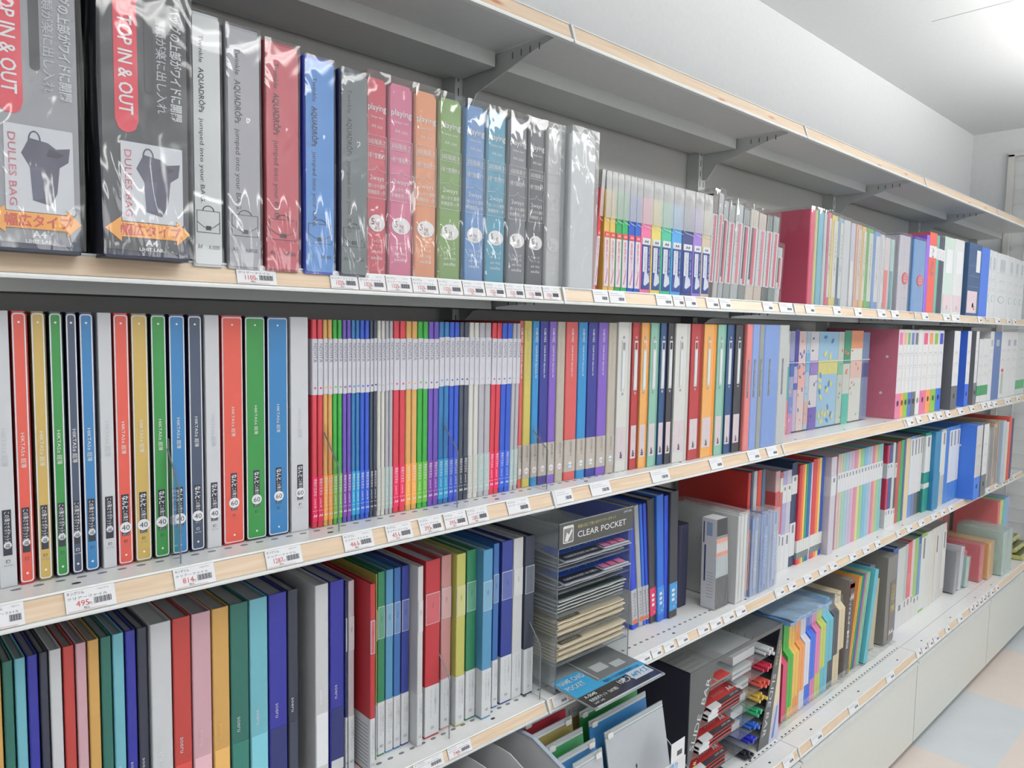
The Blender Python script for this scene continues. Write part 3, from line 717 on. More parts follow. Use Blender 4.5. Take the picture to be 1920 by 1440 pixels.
# ---------------- second shelf: two boxed bags in crumpled clear wrap
def dulles(X, y, z, label, rgb, side):
    xc, w = place(*X); h, d = 0.415, 0.27
    t = thing('boxed_bag', label, 'boxed bag', (xc, y, z), 'boxed document bags on the second shelf')
    x0, x1 = -w / 2 + 0.003, w / 2 - 0.003
    b = MB(); b.rbox(x0, x1, 0.004, d, 0.003, h, 0.004, mat(side, 0.5)); b.make('folded_bag', t)
    b = MB(); fr = mat(rgb, 0.5)
    b.prism([(x0 + 0.001, 0.012), (x1 - 0.012, 0.010), (x1 - 0.001, 0.03), (x1 - 0.001, h - 0.002), (x0 + 0.001, h - 0.002)], 0.002, 0.004, 'y', fr)
    W = mat((232, 234, 238)); R_ = mat((214, 44, 70)); O_ = mat((240, 164, 62)); BG = mat((72, 74, 96), 0.5)
    y1 = 0.0015
    # red tab with vertical lettering
    b.prism([(x0 + w * .14, h - .002), (x0 + w * .14, .152), (x0 + w * .17, .143), (x0 + w * .22, .139), (x0 + w * .30, .139), (x0 + w * .355, .143), (x0 + w * .385, .152), (x0 + w * .385, h - .002)], y1 - .0002, .002, 'y', R_)
    vtext(b, 'TOP IN & OUT', x0 + w * .262, .262, w * .15, W, y1 - .0006, .104, .015)
    vtext(b, 'バッグの上部がワイドに開閉', x0 + w * .80, .285, w * .1, mat((206, 210, 216)), y1 - .0006, .125, .02)
    vtext(b, '書類が楽に出し入れ', x0 + w * .64, .27, w * .09, mat((186, 190, 198)), y1 - .0006, .105, .01)
    b.rrect(x0 + w * .46, x0 + w * .56, .185, h - .03, .004, y1, .002, mat((44, 46, 54)))
    b.rrect(x0 + w * .19, x0 + w * .86, .043, .129, .001, y1 - .0004, .002, mat((212, 216, 224)))
    vtext(b, 'DULLES BAG', x0 + w * .265, .120, w * .075, mat((196, 92, 108)), y1 - .001, .072)
    cx_ = x0 + w * .57
    def P(*q): return [(cx_ + a * w, .043 + c * .66) for a, c in q]
    b.prism(P((-.12, .018), (.05, .012), (.12, .032), (.15, .072), (.24, .082), (.26, .104), (.12, .1), (.04, .108), (-.14, .112), (-.22, .088), (-.14, .068)), y1 - .0008, y1, 'y', BG)
    b.prism(P((-.12, .018), (-.02, .022), (0, .07), (-.14, .068)), y1 - .001, y1, 'y', mat((88, 90, 116)))
    b.prism(P((.02, .088), (.13, .086), (.2, .093), (.05, .1)), y1 - .001, y1, 'y', mat((40, 42, 60)))
    for k in range(9):
        a0 = math.pi * k / 9; a1 = math.pi * (k + 1) / 9
        b.rod((cx_ - .09 * w - .055 * w * math.cos(a0), y1 - .0008, .115 + .009 * math.sin(a0)), (cx_ - .09 * w - .055 * w * math.cos(a1), y1 - .0008, .115 + .009 * math.sin(a1)), .0007, BG, 5)
    zc = .034; xl, xr = (x0 + .001, x1 - .0005)
    b.prism([(xl, zc), (xl + w * .17, zc + .0135), (xl + w * .17, zc + .008), (xr - w * .15, zc + .008), (xr - w * .15, zc + .0135), (xr, zc), (xr - w * .15, zc - .0135), (xr - w * .15, zc - .008), (xl + w * .17, zc - .008), (xl + w * .17, zc - .0135)], y1 - .0012, .002, 'y', O_)
    htext(b, '幅広タイプ', x0 + w * .5, zc - .0052, .0098, mat((196, 62, 40)), y1 - .0016, w * .66, bold=.02)
    htext(b, 'A4', x0 + w * .5, .0175, .0068, W, y1 - .0006, w * .14, bold=.03)
    htext(b, 'LIHIT LAB.', x0 + w * .5, .0118, .0036, W, y1 - .0006, w * .27, bold=.02)
    b.make('front_card', t)
    b = MB(); wrinkled(b, -w / 2, w / 2, -0.004, d + 0.004, 0.0055, h + 0.008, BAG, 0.0028, (7, 9, 30), seed=xc * 9)
    b.make('clear_wrap', t, smooth=True)
DX = [-0.8651, -0.7747, -0.7610, -0.6646]
dulles((DX[0], DX[1]), -0.045, ZI['S'], 'boxed bag with pale grey front and yellow arrow, at the left edge of second shelf', (150, 153, 160), (44, 52, 74))
dulles((DX[2], DX[3]), -0.050, ZI['S'], 'boxed bag with dark front, TOP IN & OUT tab and yellow arrow, second shelf', (62, 66, 72), (34, 40, 66))

# document cases with a briefcase drawing
AQ = [(-0.6544, -0.6174, 'white', (212, 215, 218), 0.392, (196, 200, 204), 0.0), (-0.6128, -0.5680, 'grey', (166, 166, 174), 0.388, (150, 150, 160), 0.0), (-0.5637, -0.5152, 'red', (188, 78, 92), 0.383, (150, 24, 38), 0.5), (-0.5092, -0.4630, 'blue', (74, 136, 206), 0.378, (28, 60, 190), 0.5), (-0.4561, -0.4107, 'black', (104, 114, 118), 0.374, (30, 34, 66), 0.5)]
prevx = None
for i, (x_a, x_b, cn, rgb, ht, sd, _) in enumerate(AQ):
    xc, w = place(x_a, x_b); h = 0.303 if i < 2 else 0.302
    yf = -0.02; 
    h = ht - 0.0925
    t = thing('document_case', '%s document case with briefcase drawing, second shelf' % cn, 'document case', (xc, yf, ZI['S']), 'document cases with briefcase drawing')
    x0, x1 = -w / 2 + 0.0008, w / 2 - 0.0008
    b = MB(); b.rbox(x0, x1, 0.0015, 0.235, 0.001, h, 0.004, mat(sd, 0.3), back=True); b.make('case', t)
    b = MB(); b.rrect(x0 + 0.0022, x1 - 0.0012, 0.004, h - 0.004, 0.003, -0.0006, 0.0016, mat(rgb, 0.35))
    k = mat((44, 46, 54)) ; lx = x0 + w * 0.3
    vtext(b, 'Twinkle', lx + w * .02, h - 0.026, w * .14, k, -0.001, 0.032)
    vtext(b, 'AQUADRÔPs', lx + w * .02, h - 0.064, w * .17, k, -0.001, 0.052, 0.015)
    vtext(b, 'jumped into your BAG.', lx + w * .02, h - 0.123, w * .14, k, -0.001, 0.1)
    # briefcase drawing
    bx0, bx1, bz0, bz1 = x0 + w * 0.12, x1 - w * 0.1, 0.042, 0.068
    for q in (((bx0, bz0), (bx1, bz0)), ((bx1, bz0), (bx1, bz1)), ((bx1, bz1), (bx0, bz1)), ((bx0, bz1), (bx0, bz0))):
        b.rod((q[0][0], -0.001, q[0][1]), (q[1][0], -0.001, q[1][1]), 0.00035, k, 4)
    mx_ = (bx0 + bx1) / 2
    for s in range(8):
        a0, a1 = math.pi * s / 8, math.pi * (s + 1) / 8
        b.rod((mx_ - w * .18 * math.cos(a0), -0.001, bz1 + .006 * math.sin(a0)), (mx_ - w * .18 * math.cos(a1), -0.001, bz1 + .006 * math.sin(a1)), 0.0006, k, 4)
        f0, f1 = s / 8, (s + 1) / 8
        def zz_(f): return bz0 + .013 - .008 * math.sin(math.pi * f)
        b.rod((bx0 + (bx1 - bx0) * f0, -0.001, zz_(f0)), (bx0 + (bx1 - bx0) * f1, -0.001, zz_(f1)), 0.00035, k, 4)
    b.box(mx_ - w * .08, mx_ + w * .08, -0.0014, 0, bz0 + .003, bz0 + .008, k)
    htext(b, 'A4', x0 + w * .2, 0.022, 0.0058, k, -0.001, w * .15); htext(b, 'A-5005', x0 + w * .66, 0.022, 0.005, k, -0.001, w * .36)
    b.make('front_card', t)
    b = MB()
    wrinkled(b, x0 - 0.0004, x1 + 0.0004, -0.0035, 0.237, 0.0006, h + 0.0015, BAG if i else ACRT, 0.0012, (5, 5, 24), seed=i * 3.1)
    b.make('clear_wrap', t, smooth=True)

# document cases in glossy bags with an oval badge
PL = [(-0.3988, -0.3602, 'coral red', (196, 74, 92)), (-0.3597, -0.3137, 'pink', (206, 112, 146)), (-0.3132, -0.2677, 'orange', (220, 148, 110)), (-0.2666, -0.2179, 'olive green', (122, 156, 92)), (-0.2135, -0.1676, 'denim blue', (104, 144, 196)), (-0.1670, -0.1204, 'teal', (78, 150, 178)), (-0.1179, -0.0701, 'mid grey', (112, 116, 126)), (-0.0695, -0.0260, 'dark grey', (84, 88, 96)), (-0.0253, 0.0188, 'clear', (188, 190, 190)), (0.0376, 0.0946, 'milky white', (204, 208, 212))]
for i, q in enumerate(PL):
    xa, xb, cn, rgb = q; h = 0.297
    if i == 9: xa = PL[8][1] + 0.001
    xc, w = place(xa, xb)
    t = thing('document_case', '%s document case in a glossy bag with oval badge, second shelf' % cn if i < 9 else 'milky white document case in a bag, at the end of the coloured ones, second shelf', 'document case', (xc, 0.004 if i < 9 else -0.012, ZI['S']), 'bagged document cases with oval badge')
    x0, x1 = -w / 2 + 0.0014, w / 2 - 0.0014
    b = MB(); b.rbox(x0, x1, 0.002, 0.235, 0.002, h - 0.012, 0.005, mat(rgb, 0.35), back=True)
    b.prism([(x0 + 0.003, h - 0.012), (x1 - 0.003, h - 0.012), (x1 - 0.006, h - 0.006), (x0 + 0.006, h - 0.006)], 0.004, 0.23, 'y', mat(rgb, 0.35)); b.make('case', t)
    if i < 9:
        wh = mat((236, 236, 238)) if i < 8 else mat((206, 206, 208)); b = MB(); y_ = 0.0012
        htext(b, 'playing', 0, h - 0.052, 0.0092, wh, y_, w * 0.8, bold=0.01); htext(b, '2ways case', 0, h - 0.063, 0.0038, wh, y_, w * 0.55); htext(b, 'A4 size', 0, h - 0.077, 0.0052, wh, y_, w * 0.5)
        zz0, zz1 = h - 0.178, h - 0.088
        for (a_, c_) in (((x0 + .002, zz0), (x1 - .002, zz0)), ((x1 - .002, zz0), (x1 - .002, zz1)), ((x1 - .002, zz1), (x0 + .002, zz1)), ((x0 + .002, zz1), (x0 + .002, zz0)), ((x0 + .002, h - .103), (x1 - .002, h - .103)), ((x0 + .003, h - .139), (-.004, h - .137)), ((-.004, h - .137), (0, h - .131)), ((0, h - .131), (.004, h - .137)), ((.004, h - .137), (x1 - .003, h - .139))):
            b.rod((a_[0], y_, a_[1]), (c_[0], y_, c_[1]), 0.00035, wh, 4)
        for s, zz, hh in (('3段階高さ', h - .1, .006), ('1冊で整理持つ', h - .12, .0062), ('2ways', h - .152, .0075), ('使いかた便利', h - .163, .005), ('新機能取っ手', h - .172, .005)): htext(b, s, 0, zz, hh, wh, y_, w * (0.62 if hh > .007 else .76))
        b.disc(0, 0.083, w * 0.36, y_ - 0.0004, 0.002, mat((238, 236, 238)) if i < 8 else mat((210, 210, 212)), 24, 0.0125)
        htext(b, '5', -w * .19, 0.0805, 0.0095, mat([v * .8 for v in rgb]), y_ - .0008, bold=.01); htext(b, 'kg', w * .02, 0.0805, 0.006, mat([v * .8 for v in rgb]), y_ - .0008); htext(b, '安心', w * .03, 0.0735, 0.0042, mat([v * .8 for v in rgb]), y_ - .0008)
        for s, zz, hh in (('プレイング', .055, .004), ('ケース', .048, .004), ('AP-952', .039, .004), ('sedia', .030, .0055)): htext(b, s, 0, zz, hh, wh, y_, w * .5)
        b.make('front_print', t)
    b = MB(); wrinkled(b, -w / 2 + .0002, w / 2 - .0002, -0.004, 0.239, 0.0008, h + 0.002, BAG if i < 8 else BAG2, 0.0017, (6, 6, 30), seed=i * 2.3 + 5, freq=14)
    b.make('clear_wrap', t, smooth=True)

# ---------------- second shelf: slip-cased files, narrow then wide
NB = [0.0995, 0.1200, 0.1417, 0.1597, 0.1780, 0.1984, 0.2182, 0.2402, 0.2608, 0.2608, 0.2967, 0.3318, 0.3700, 0.4094, 0.4524, 0.4880, 0.5248]
NB = NB[:9] + NB[10:]
NC = [('red', (206, 36, 44)), ('red', (206, 50, 62)), ('yellow', (222, 184, 96)), ('yellow', (226, 192, 106)), ('green', (40, 164, 90)), ('green', (50, 172, 100)), ('blue', (34, 88, 186)), ('blue', (40, 98, 194)), ('pink', (232, 120, 164)), ('pale yellow', (226, 210, 116)), ('green teal', (74, 186, 150)), ('sky blue', (84, 164, 224)), ('navy', (62, 76, 130)), ('violet', (160, 130, 210)), ('beige', (204, 192, 166))]
for i, (cn, rgb) in enumerate(NC):
    wide = i >= 8; h = 0.24; hb = 0.175
    ln = math.radians(4) if i == 1 else 0
    xa, xb = NB[i], NB[i + 1]
    if i == 0: xa, xb = NB[0] + .001, NB[0] + .010
    if i == 1: xa, xb = NB[2] - .0295, NB[2] - .0185   # its foot; the top rests on the next file
    xc, w = place(xa, xb)
    t = thing('slip_case_file', ('%s %s file in a clear slip case, second shelf' % ('wide' if wide else 'narrow', cn)) if i != 1 else 'narrow red file in a clear slip case, tilted, second shelf', 'file', (xc, 0.006 if i else 0.03, ZI['S'] + (0.0008 if i == 1 else 0)), 'slip-cased files on the second shelf', ln)
    x0, x1 = -w / 2 + GAP, w / 2 - GAP
    b = MB(); b.rbox(x0 + .0003, x1 - .0003, 0.0008, 0.22, 0.0, hb + .03, 0.001, mat(rgb, .3)); b.make('file_body', t)
    b = MB()
    if wide:
        b.box(x0 + w * .12, x1 - w * .08, -.0001, .001, .016, .108, mat((40, 66, 140))); b.box(x0 + w * .12, x1 - w * .08, -.0004, .001, .1085, .122, mat((222, 226, 232)))
        htext(b, 'A4', 0, .112, .006, INK, -.0008, w * .38, bold=.02)
        b.box(x0 + w * .2, x0 + w * .6, -.0006, 0, .052, .104, mat((216, 220, 228)))
        vtext(b, 'ケースに入るファイル', x0 + w * .4, .102, w * .16, mat((70, 90, 150)), -.001, .046)
        vtext(b, 'slip case & file', x0 + w * .78, .103, w * .1, mat((200, 206, 220)), -.001, .065)
        b.prism([(x0 + w * .3, .026), (x0 + w * .45, .023), (x0 + w * .85, .032), (x0 + w * .8, .043), (x0 + w * .55, .053), (x0 + w * .45, .066), (x0 + w * .38, .056)], -.0008, 0, 'y', mat((206, 212, 226)))
    else:
        b.box(x0 + w * .1, x1 - w * .08, -.0004, .001, .1125, .123, mat((226, 70, 80))); b.box(x0 + w * .1, x1 - w * .08, -.0004, .001, .016, .1115, mat((226, 214, 222)))
        htext(b, 'A4', 0, .1155, .0042, mat((240, 230, 232)), -.0008, w * .4, bold=.02)
        vtext(b, '書類の整理に便利なファイル', 0, .107, w * .26, mat((214, 120, 140)), -.0008, .06)
        b.prism([(-w * .2, .022), (0, .022), (w * .25, .042), (w * .2, .053)], -.0008, 0, 'y', mat((206, 150, 170)))
    b.make('spine_label', t)
    b = MB()   # the clear slip case over the upper half
    b.box(x0, x1, -0.0024, -0.002, 0.150, h, CLR2); b.box(x0, x1, -0.002, 0.225, h - 0.0004, h, CLR2)
    ed = mat((214, 218, 220), .2)
    b.box(x0, x1, -0.0027, -0.0024, h - 0.0009, h, ed); b.box(x0, x0 + .0004, -0.0027, -0.0024, 0.150, h, ed)
    b.prism([(x0, .150), (x0 + w * .2, .145), (x1, .141), (x1, .142), (x0 + w * .2, .146), (x0, .151)], -0.0027, -0.0024, 'y', ed)
    b.box(x0, x0 + .0003, 0.224, 0.225, 0.15, h, ed)
    b.make('slip_case', t)

# silver striped pouches in clear bags
SB = [0.5346, 0.5599, 0.5833, 0.6072, 0.6388, 0.6764, 0.7098, 0.7520, 0.7929, 0.8265, 0.8608, 0.8901]
sc = [((90, 66, 70), 'brown black'), ((190, 190, 192), 'pink lettered'), ((176, 182, 184), 'silver'), ((150, 158, 158), 'grey green'), ((176, 184, 186), 'silver'), ((130, 136, 138), 'dark silver'), ((206, 196, 184), 'cream silver'), ((206, 190, 178), 'cream silver'), ((80, 92, 92), 'black silver'), ((120, 140, 136), 'black silver'), ((196, 200, 202), 'short clear')]
for i, (rgb, cn) in enumerate(sc):
    xa, xb = SB[i], SB[i + 1]; w = xb - xa; xc = (xa + xb) / 2; h = (.262, .266, .252, .247, .252, .245, .247, .242, .243, .243, .165)[i]
    ln = math.radians(4)
    t = thing('bagged_pouch', '%s striped pouch in a clear bag, second shelf' % cn, 'pouch', (xc - .008, 0.012, ZI['S'] + .0004), 'silver bagged pouches on the second shelf', ln)
    b = MB(); x0, x1 = -w / 2 + .0012, w / 2 - .0012
    b.rbox(x0, x1, 0.004, .235, .003, h - .012, .002, mat(rgb, .3)); b.make('pouch', t)
    b = MB(); zt = h * .78
    b.box(x0 + .0004, x1 - .0004, .003, .0045, .045, zt, mat((208, 212, 216), .5))
    b.box(-w * .05, w * .22, .0024, .004, .048, zt - .003, mat((206, 84, 108) if i % 3 != 1 else (214, 120, 136)))
    if i % 4 == 2 or i == 5: b.box(-w * .28, -w * .1, .0024, .004, .06, zt - .003, mat((60, 60, 66)))
    vtext(b, 'ポーチ付きクリアケース', -w * .18, zt - .006, w * .12, INK, .0022, .1)
    for q in range(3): b.box(x0 + w * (.1 + .25 * q), x0 + w * (.16 + .25 * q), .0035, .0042, zt + .002, h - .016, mat((214, 220, 222), .2)) 
    b.make('label_card', t)
    b = MB(); wrinkled(b, -w / 2 + .0002, w / 2 - .0002, 0.0, .238, .0008, h, BAG, .0016, (4, 5, 26), seed=i + 40, freq=16); b.make('clear_wrap', t, smooth=True)

# ---------------- second shelf, right part: folders in clear bags
def bagged(X, y, row, h, d, rgb, label, group, cat, lean=0, strip=None, bag=True, dark=None, name='bagged_folder', top=None, amp=.0016, milky=False):
    xa, xb = X; xc = (xa + xb) / 2; w = xb - xa
    t = thing(name, label, cat, (xc, y, ZI[row] + (.0005 if lean else 0)), group, lean)
    x0, x1 = -w / 2 + .0012, w / 2 - .0012
    b = MB(); b.rbox(x0, x1, 0.003, d, .003, h - .008, min(.003, w * .3), mat(rgb, .35)); b.make('folder', t)
    if strip or dark:
        b = MB()
        if strip: b.box(x0 + w * .05, x0 + w * .6, .0018, .0032, h * .05, h * .55, mat(strip))
        if dark:
            b.box(x0 + w * .3, x1 - w * .05, .0016, .0032, h * .12, h * .92, mat(dark, .5))
            vtext(b, 'クリアホルダー10枚入', x0 + w * .6, h * .8, min(.006, w * .3), INK, .0012, h * .45)
        b.make('label_card', t)
    if bag:
        b = MB(); wrinkled(b, -w / 2 + .0002, w / 2 - .0002, 0.0, d + .003, .0012, h, BAG2 if milky else BAG, amp, (4, 5, 22), seed=xc * 7 + h, freq=15); b.make('clear_wrap', t, smooth=True)
    return t
G5 = 'bagged folders right of the silver pouches'
lst = [0.8992, 1.0660, 1.0877, 1.1236, 1.1480, 1.1745, 1.2197, 1.2569, 1.3103, 1.3496, 1.3939, 1.4310, 1.4861, 1.5429, 1.5834, 1.6342, 1.6720]
lst[0] = max(lst[0], SB[-1] + .002)
xx = [lst[1] - .034, lst[1]] + lst[2:]
bagged((xx[0], xx[1]), .008, 'S', .281, .25, (206, 64, 102), 'crimson pink document case in a clear bag, second shelf', G5, 'document case', milky=False)
fs = [('lime', (196, 206, 130), None, None, .29), ('aqua', (110, 178, 200), None, None, .29), ('clear grey', (190, 200, 204), None, None, .288), ('pink striped', (216, 90, 130), None, (214, 214, 208), .292), ('yellow striped', (222, 204, 120), None, (220, 218, 210), .288), ('blue striped', (130, 170, 190), (60, 100, 130), (210, 214, 214), .286),
      ('clear', (206, 210, 214), None, None, .284), ('lilac clear', (200, 200, 216), (226, 226, 228), None, .28), ('orange striped', (220, 170, 140), None, (216, 200, 196), .28), ('amber', (224, 190, 120), None, (222, 216, 200), .278), ('green', (96, 170, 84), None, (206, 216, 206), .276), ('blue', (110, 146, 206), None, (212, 216, 224), .272), ('white', (216, 218, 224), None, (222, 222, 226), .268), ('pink white', (222, 210, 214), (226, 110, 110), None, .262), ('mint and white', (176, 214, 214), (90, 150, 160), None, .26)]
for i, (cn, rgb, st, dk, h) in enumerate(fs):
    bagged((xx[1 + i] + .0008, xx[2 + i] - .0008), .01, 'S', h - .008, .23, rgb, '%s folder in a clear bag, second shelf' % cn, G5, 'folder', strip=st, dark=dk)
Q = [1.6725, 1.7509, 1.8069, 1.9460, 2.0112, 2.0808, 2.1285, 2.1836, 2.2530, 2.2983, 2.4195]
Q[0] = max(Q[0], xx[-1] + .003)
for xa, xb, rgb, cn, hh, side in ((Q[0] + .01, Q[1] + .035, (206, 202, 214), 'lavender clear', .272, (206, 90, 120)), (Q[2] + .012, Q[3] - .004, (104, 156, 214), 'blue', .27, (70, 140, 216))):
    t = bagged((xa, xb), -.0, 'S', hh, .25, rgb, '%s document case in a bag with red oval badge, second shelf' % cn, 'bagged cases with red oval badge', 'document case', name='document_case')
    b = MB(); w = xb - xa; b.disc(w * .1, .12, w * .26, .0005, .003, mat((216, 60, 84)), 20, .021)
    for s, zz in (('大人気', .128), ('新色', .118), ('登場', .108)): htext(b, s, w * .1, zz, .0065, WHITE, .0001, w * .3)
    htext(b, 'A4', w * .1, .085, .008, MIDINK, .0012); htext(b, 'ファイルケース', w * .1, .05, .005, MIDINK, .0012, w * .5)
    b.make('badge', t)
g6 = 'files at the far end of the second shelf'
FX = [1.9728, 2.0039, 2.0823, 2.1121, 2.1423, 2.1731, 2.2941, 2.4153, 2.6107, 2.7111, 2.7751, 2.8492, 3.0495, 3.1513, 3.2475, 3.3371]
FX = [max(FX[0], Q[3] + .002)] + FX[1:]
rr = [((150, 100, 220), 'thin violet', .292, None), ((222, 100, 84), 'salmon red', .305, 'band'), ((110, 176, 160), 'teal', .3, 'band'), ((66, 70, 84), 'black', .3, 'band'), ((70, 74, 92), 'dark slate', .298, 'band'), ((206, 224, 216), 'mint and white', .305, 'low'), ((226, 228, 228), 'plain white', .307, 'low')]
for i, (rgb, cn, hh, kd) in enumerate(rr):
    t, w, h_ = box_file((FX[i], FX[i + 1]), .012, 'S', hh, .24, rgb, '%s file, far end of second shelf' % cn, g6, None, None, hole=False, cat='file')
    b = MB()
    if kd == 'band': b.box(-w / 2 + GAP, w / 2 - GAP, -.001, .0, hh * .70, hh * .84, WHITE); vtext(b, 'A4 FILE', 0, hh * .82, w * .3, MIDINK, -.0014)
    elif kd == 'low': b.box(-w * .4, w * .4, -.001, 0, .02, hh * .28, mat((226, 206, 212))); b.box(-w * .3, w * .3, -.001, 0, hh * .55, hh * .85, WHITE); htext(b, 'Z', 0, .03, .012, INK, -.0014, bold=.03)
    if kd: b.make('label', t)
lv = lever((FX[7] + .02, FX[8]), .0, 'S', (50, 84, 124), 'dark navy lever arch file with pink sticker, second shelf', g6, spine=(50, 80, 120), h=.305)
b = MB(); w = FX[8] - FX[7] - .02; b.box(-w * .45, w * .3, -.0012, -.0007, .02, .11, mat((226, 206, 214))); htext(b, 'Z', w * .1, .035, .014, INK, -.0016, bold=.03); b.make('sticker', lv); MB().box(w * .1, w * .4, -.0014, -.0007, .19, .28, WHITE).make('label_card', lv)
box_file((FX[8] + .002, FX[9] + .02), .0, 'S', .3, .26, (70, 116, 214), 'bright blue file with white spine, second shelf', g6, None, None, hole=False, cat='file')
for i in range(6):
    xa, xb = (FX[9] + .022, FX[10]) if i == 0 else (FX[9 + i] + .001, FX[10 + i])
    t, w, h_ = box_file((xa, xb), .002, 'S', .300 - .002 * i, .25, (218, 221, 224) if i % 2 else (208, 212, 216), 'white panel binder, far end of second shelf', 'white panel binders', (222, 225, 228), (222, 225, 228), hole=False, cat='ring binder')
    b = MB(); b.disc(0, .09, w * .25, -.0012, 0, mat((150, 180, 176)), 20, .016); b.disc(0, .09, w * .2, -.0016, 0, mat((222, 225, 228)), 20, .013); b.box(-w * .2, w * .2, -.0012, 0, .22, .27, mat((186, 194, 200))); b.make('print', t)

# ---------------- fourth shelf, left: soft cover files seen from above
SO = {'orange': (206, 160, 88), 'green': (34, 104, 92), 'cyan': (110, 180, 194), 'blue': (38, 42, 152), 'black': (44, 50, 68), 'white': (206, 209, 213), 'red': (184, 60, 54), 'pink': (206, 164, 174)}
SOB = [(-0.8656, -0.8491), (-0.8485, -0.8373), (-0.8367, -0.8248), (-0.8242, -0.8125), (-0.8119, -0.8022), (-0.8016, -0.7878), (-0.7872, -0.7742), (-0.7736, -0.7609), (-0.7603, -0.7467), (-0.7461, -0.7329), (-0.7323, -0.7181), (-0.7174, -0.7042), (-0.7036, -0.6900), (-0.6894, -0.6622), (-0.6615, -0.6373), (-0.6366, -0.6101), (-0.6094, -0.5849), (-0.5842, -0.5572), (-0.5564, -0.5285), (-0.5276, -0.4986), (-0.4977, -0.4806), (-0.4577, -0.4342), (-0.4323, -0.4071)]
SOC = ['orange', 'green', 'cyan', 'blue', 'black', 'white', 'red', 'pink', 'orange', 'green', 'cyan', 'blue', 'black', 'white', 'red', 'pink', 'orange', 'green', 'cyan', 'blue', 'black', 'white', 'blue']
for i, cn in enumerate(SOC):
    X = SOB[i]; tall = i >= 13
    t, w = clear_file('soft_cover_file', X, 0.064 if not tall else .058 if i < 21 else .05, ZS['F'] + .0007, .315 if not tall else .318, SO[cn], '%s %s soft cover file, left end of fourth shelf' % ('thick' if tall else 'slim', cn), 'soft cover files on the fourth shelf', d=.2, pdrop=.004, pages=(150, 152, 156) if cn != 'white' else (190, 192, 194), prev=(SOC[i - 1] + ' one') if i else None, r=.002)
    b = MB(); zt = .105 if not tall else .118; lw = mat([min(255, v * 1.12 + 8) for v in SO[cn]] if cn not in ('blue',) else (34, 44, 110), .5)
    wh = mat((206, 214, 224)) if cn not in ('white', 'pink', 'orange') else mat([min(255, v * 1.1 + 8) for v in SO[cn]])
    vtext(b, 'soeru', -w * .06, zt + .034, min(.006, w * .3), wh, -.0006, .022)
    b.box(-w / 2 + .0022, w / 2 - .0022, -.0005, .001, .03, zt - .004, lw); b.box(-w / 2 + .0022, w / 2 - .0022, -.0005, .001, .012, .03, mat((214, 216, 216)))
    b.make('spine_label', t)
# label window files
PKC = {'navy': (40, 54, 110), 'blue violet': (38, 46, 150), 'grey pink': (186, 176, 182), 'red': (178, 40, 50), 'yellow green': (186, 184, 96), 'green': (36, 122, 84), 'light blue': (78, 142, 182), 'blue': (48, 102, 168), 'dark blue': (38, 56, 140), 'white': (206, 207, 208), 'rose': (186, 132, 130), 'black': (48, 56, 74)}
PK = [('navy', -0.4110, -0.4016, 0.050, 0.312), ('grey pink', -0.4006, -0.3891, 0.050, 0.312), ('red', -0.3798, -0.3696, 0.020, 0.310), ('yellow green', -0.3497, -0.3472, 0.050, 0.312), ('green', -0.3435, -0.3286, 0.055, 0.312), ('light blue', -0.3278, -0.3124, 0.055, 0.312), ('blue', -0.3116, -0.2975, 0.055, 0.312), ('dark blue', -0.2964, -0.2802, 0.055, 0.312), ('white', -0.2781, -0.2660, 0.035, 0.312), ('red', -0.2547, -0.2227, 0.045, 0.314), ('rose', -0.2171, -0.1940, 0.050, 0.314), ('yellow green', -0.1912, -0.1699, 0.040, 0.314), ('green', -0.1639, -0.1407, 0.045, 0.314), ('light blue', -0.1399, -0.1165, 0.028, 0.314), ('blue', -0.0999, -0.0852, 0.045, 0.314), ('dark blue', -0.0789, -0.0501, 0.045, 0.314), ('white', -0.0493, -0.0233, 0.045, 0.314), ('black', -0.0225, 0.0029, 0.040, 0.314)]
for i, (cn, xa, xb, y, h) in enumerate(PK):
    if i == 0: xa = max(xa, SOB[-1][1] + .0012)
    t, w = clear_file('label_window_file', (xa, xb), y, ZS['F'] + .0007, h, PKC[cn], '%s file with white label wrap, fourth shelf' % cn, 'label window files on the fourth shelf', d=.232 if y > .03 else .236, pages=(196, 198, 202), prev=(PK[i - 1][0] + ' one') if i else None, r=.0015)
    b = MB(); x0, x1 = -w / 2 + GAP, w / 2 - GAP
    b.rbox(x0 - .0002, x1 + .0002, -.0008, .09, .003, .092, .0015, mat((214, 217, 220), .55))
    vtext(b, 'リフィル交換式ファイル', w * .2, .085, min(.0032, w * .18), MIDINK, -.0013, .045); vtext(b, 'クリアーポケットブック', -w * .1, .085, min(.0026, w * .15), MIDINK, -.0013, .05)
    htext(b, ['20', '40', '10'][i % 3], 0, .014, .0052, MIDINK, -.0013)
    if cn == 'red' and y < .03:
        for q in range(12): b.box(x0 - .0006, x0 - .0002, .006, .08, .012 + q * .006, .0128 + q * .006, MIDINK)
    b.make('label_wrap', t)
    b = MB(); tint = [min(255, v * .75 + 62) for v in PKC[cn]]
    fr = mat((206, 214, 220))
    b.box(x0 + .0006, x1 - .0006, -.0006, .0004, h - .112, h - .058, fr); b.box(x0 + .0016, x1 - .0016, -.001, 0, h - .111, h - .059, mat(tint, .4))
    vtext(b, 'Name', 0, h - .075, min(.0028, w * .2), INK, -.0014)
    b.make('spine_window', t)

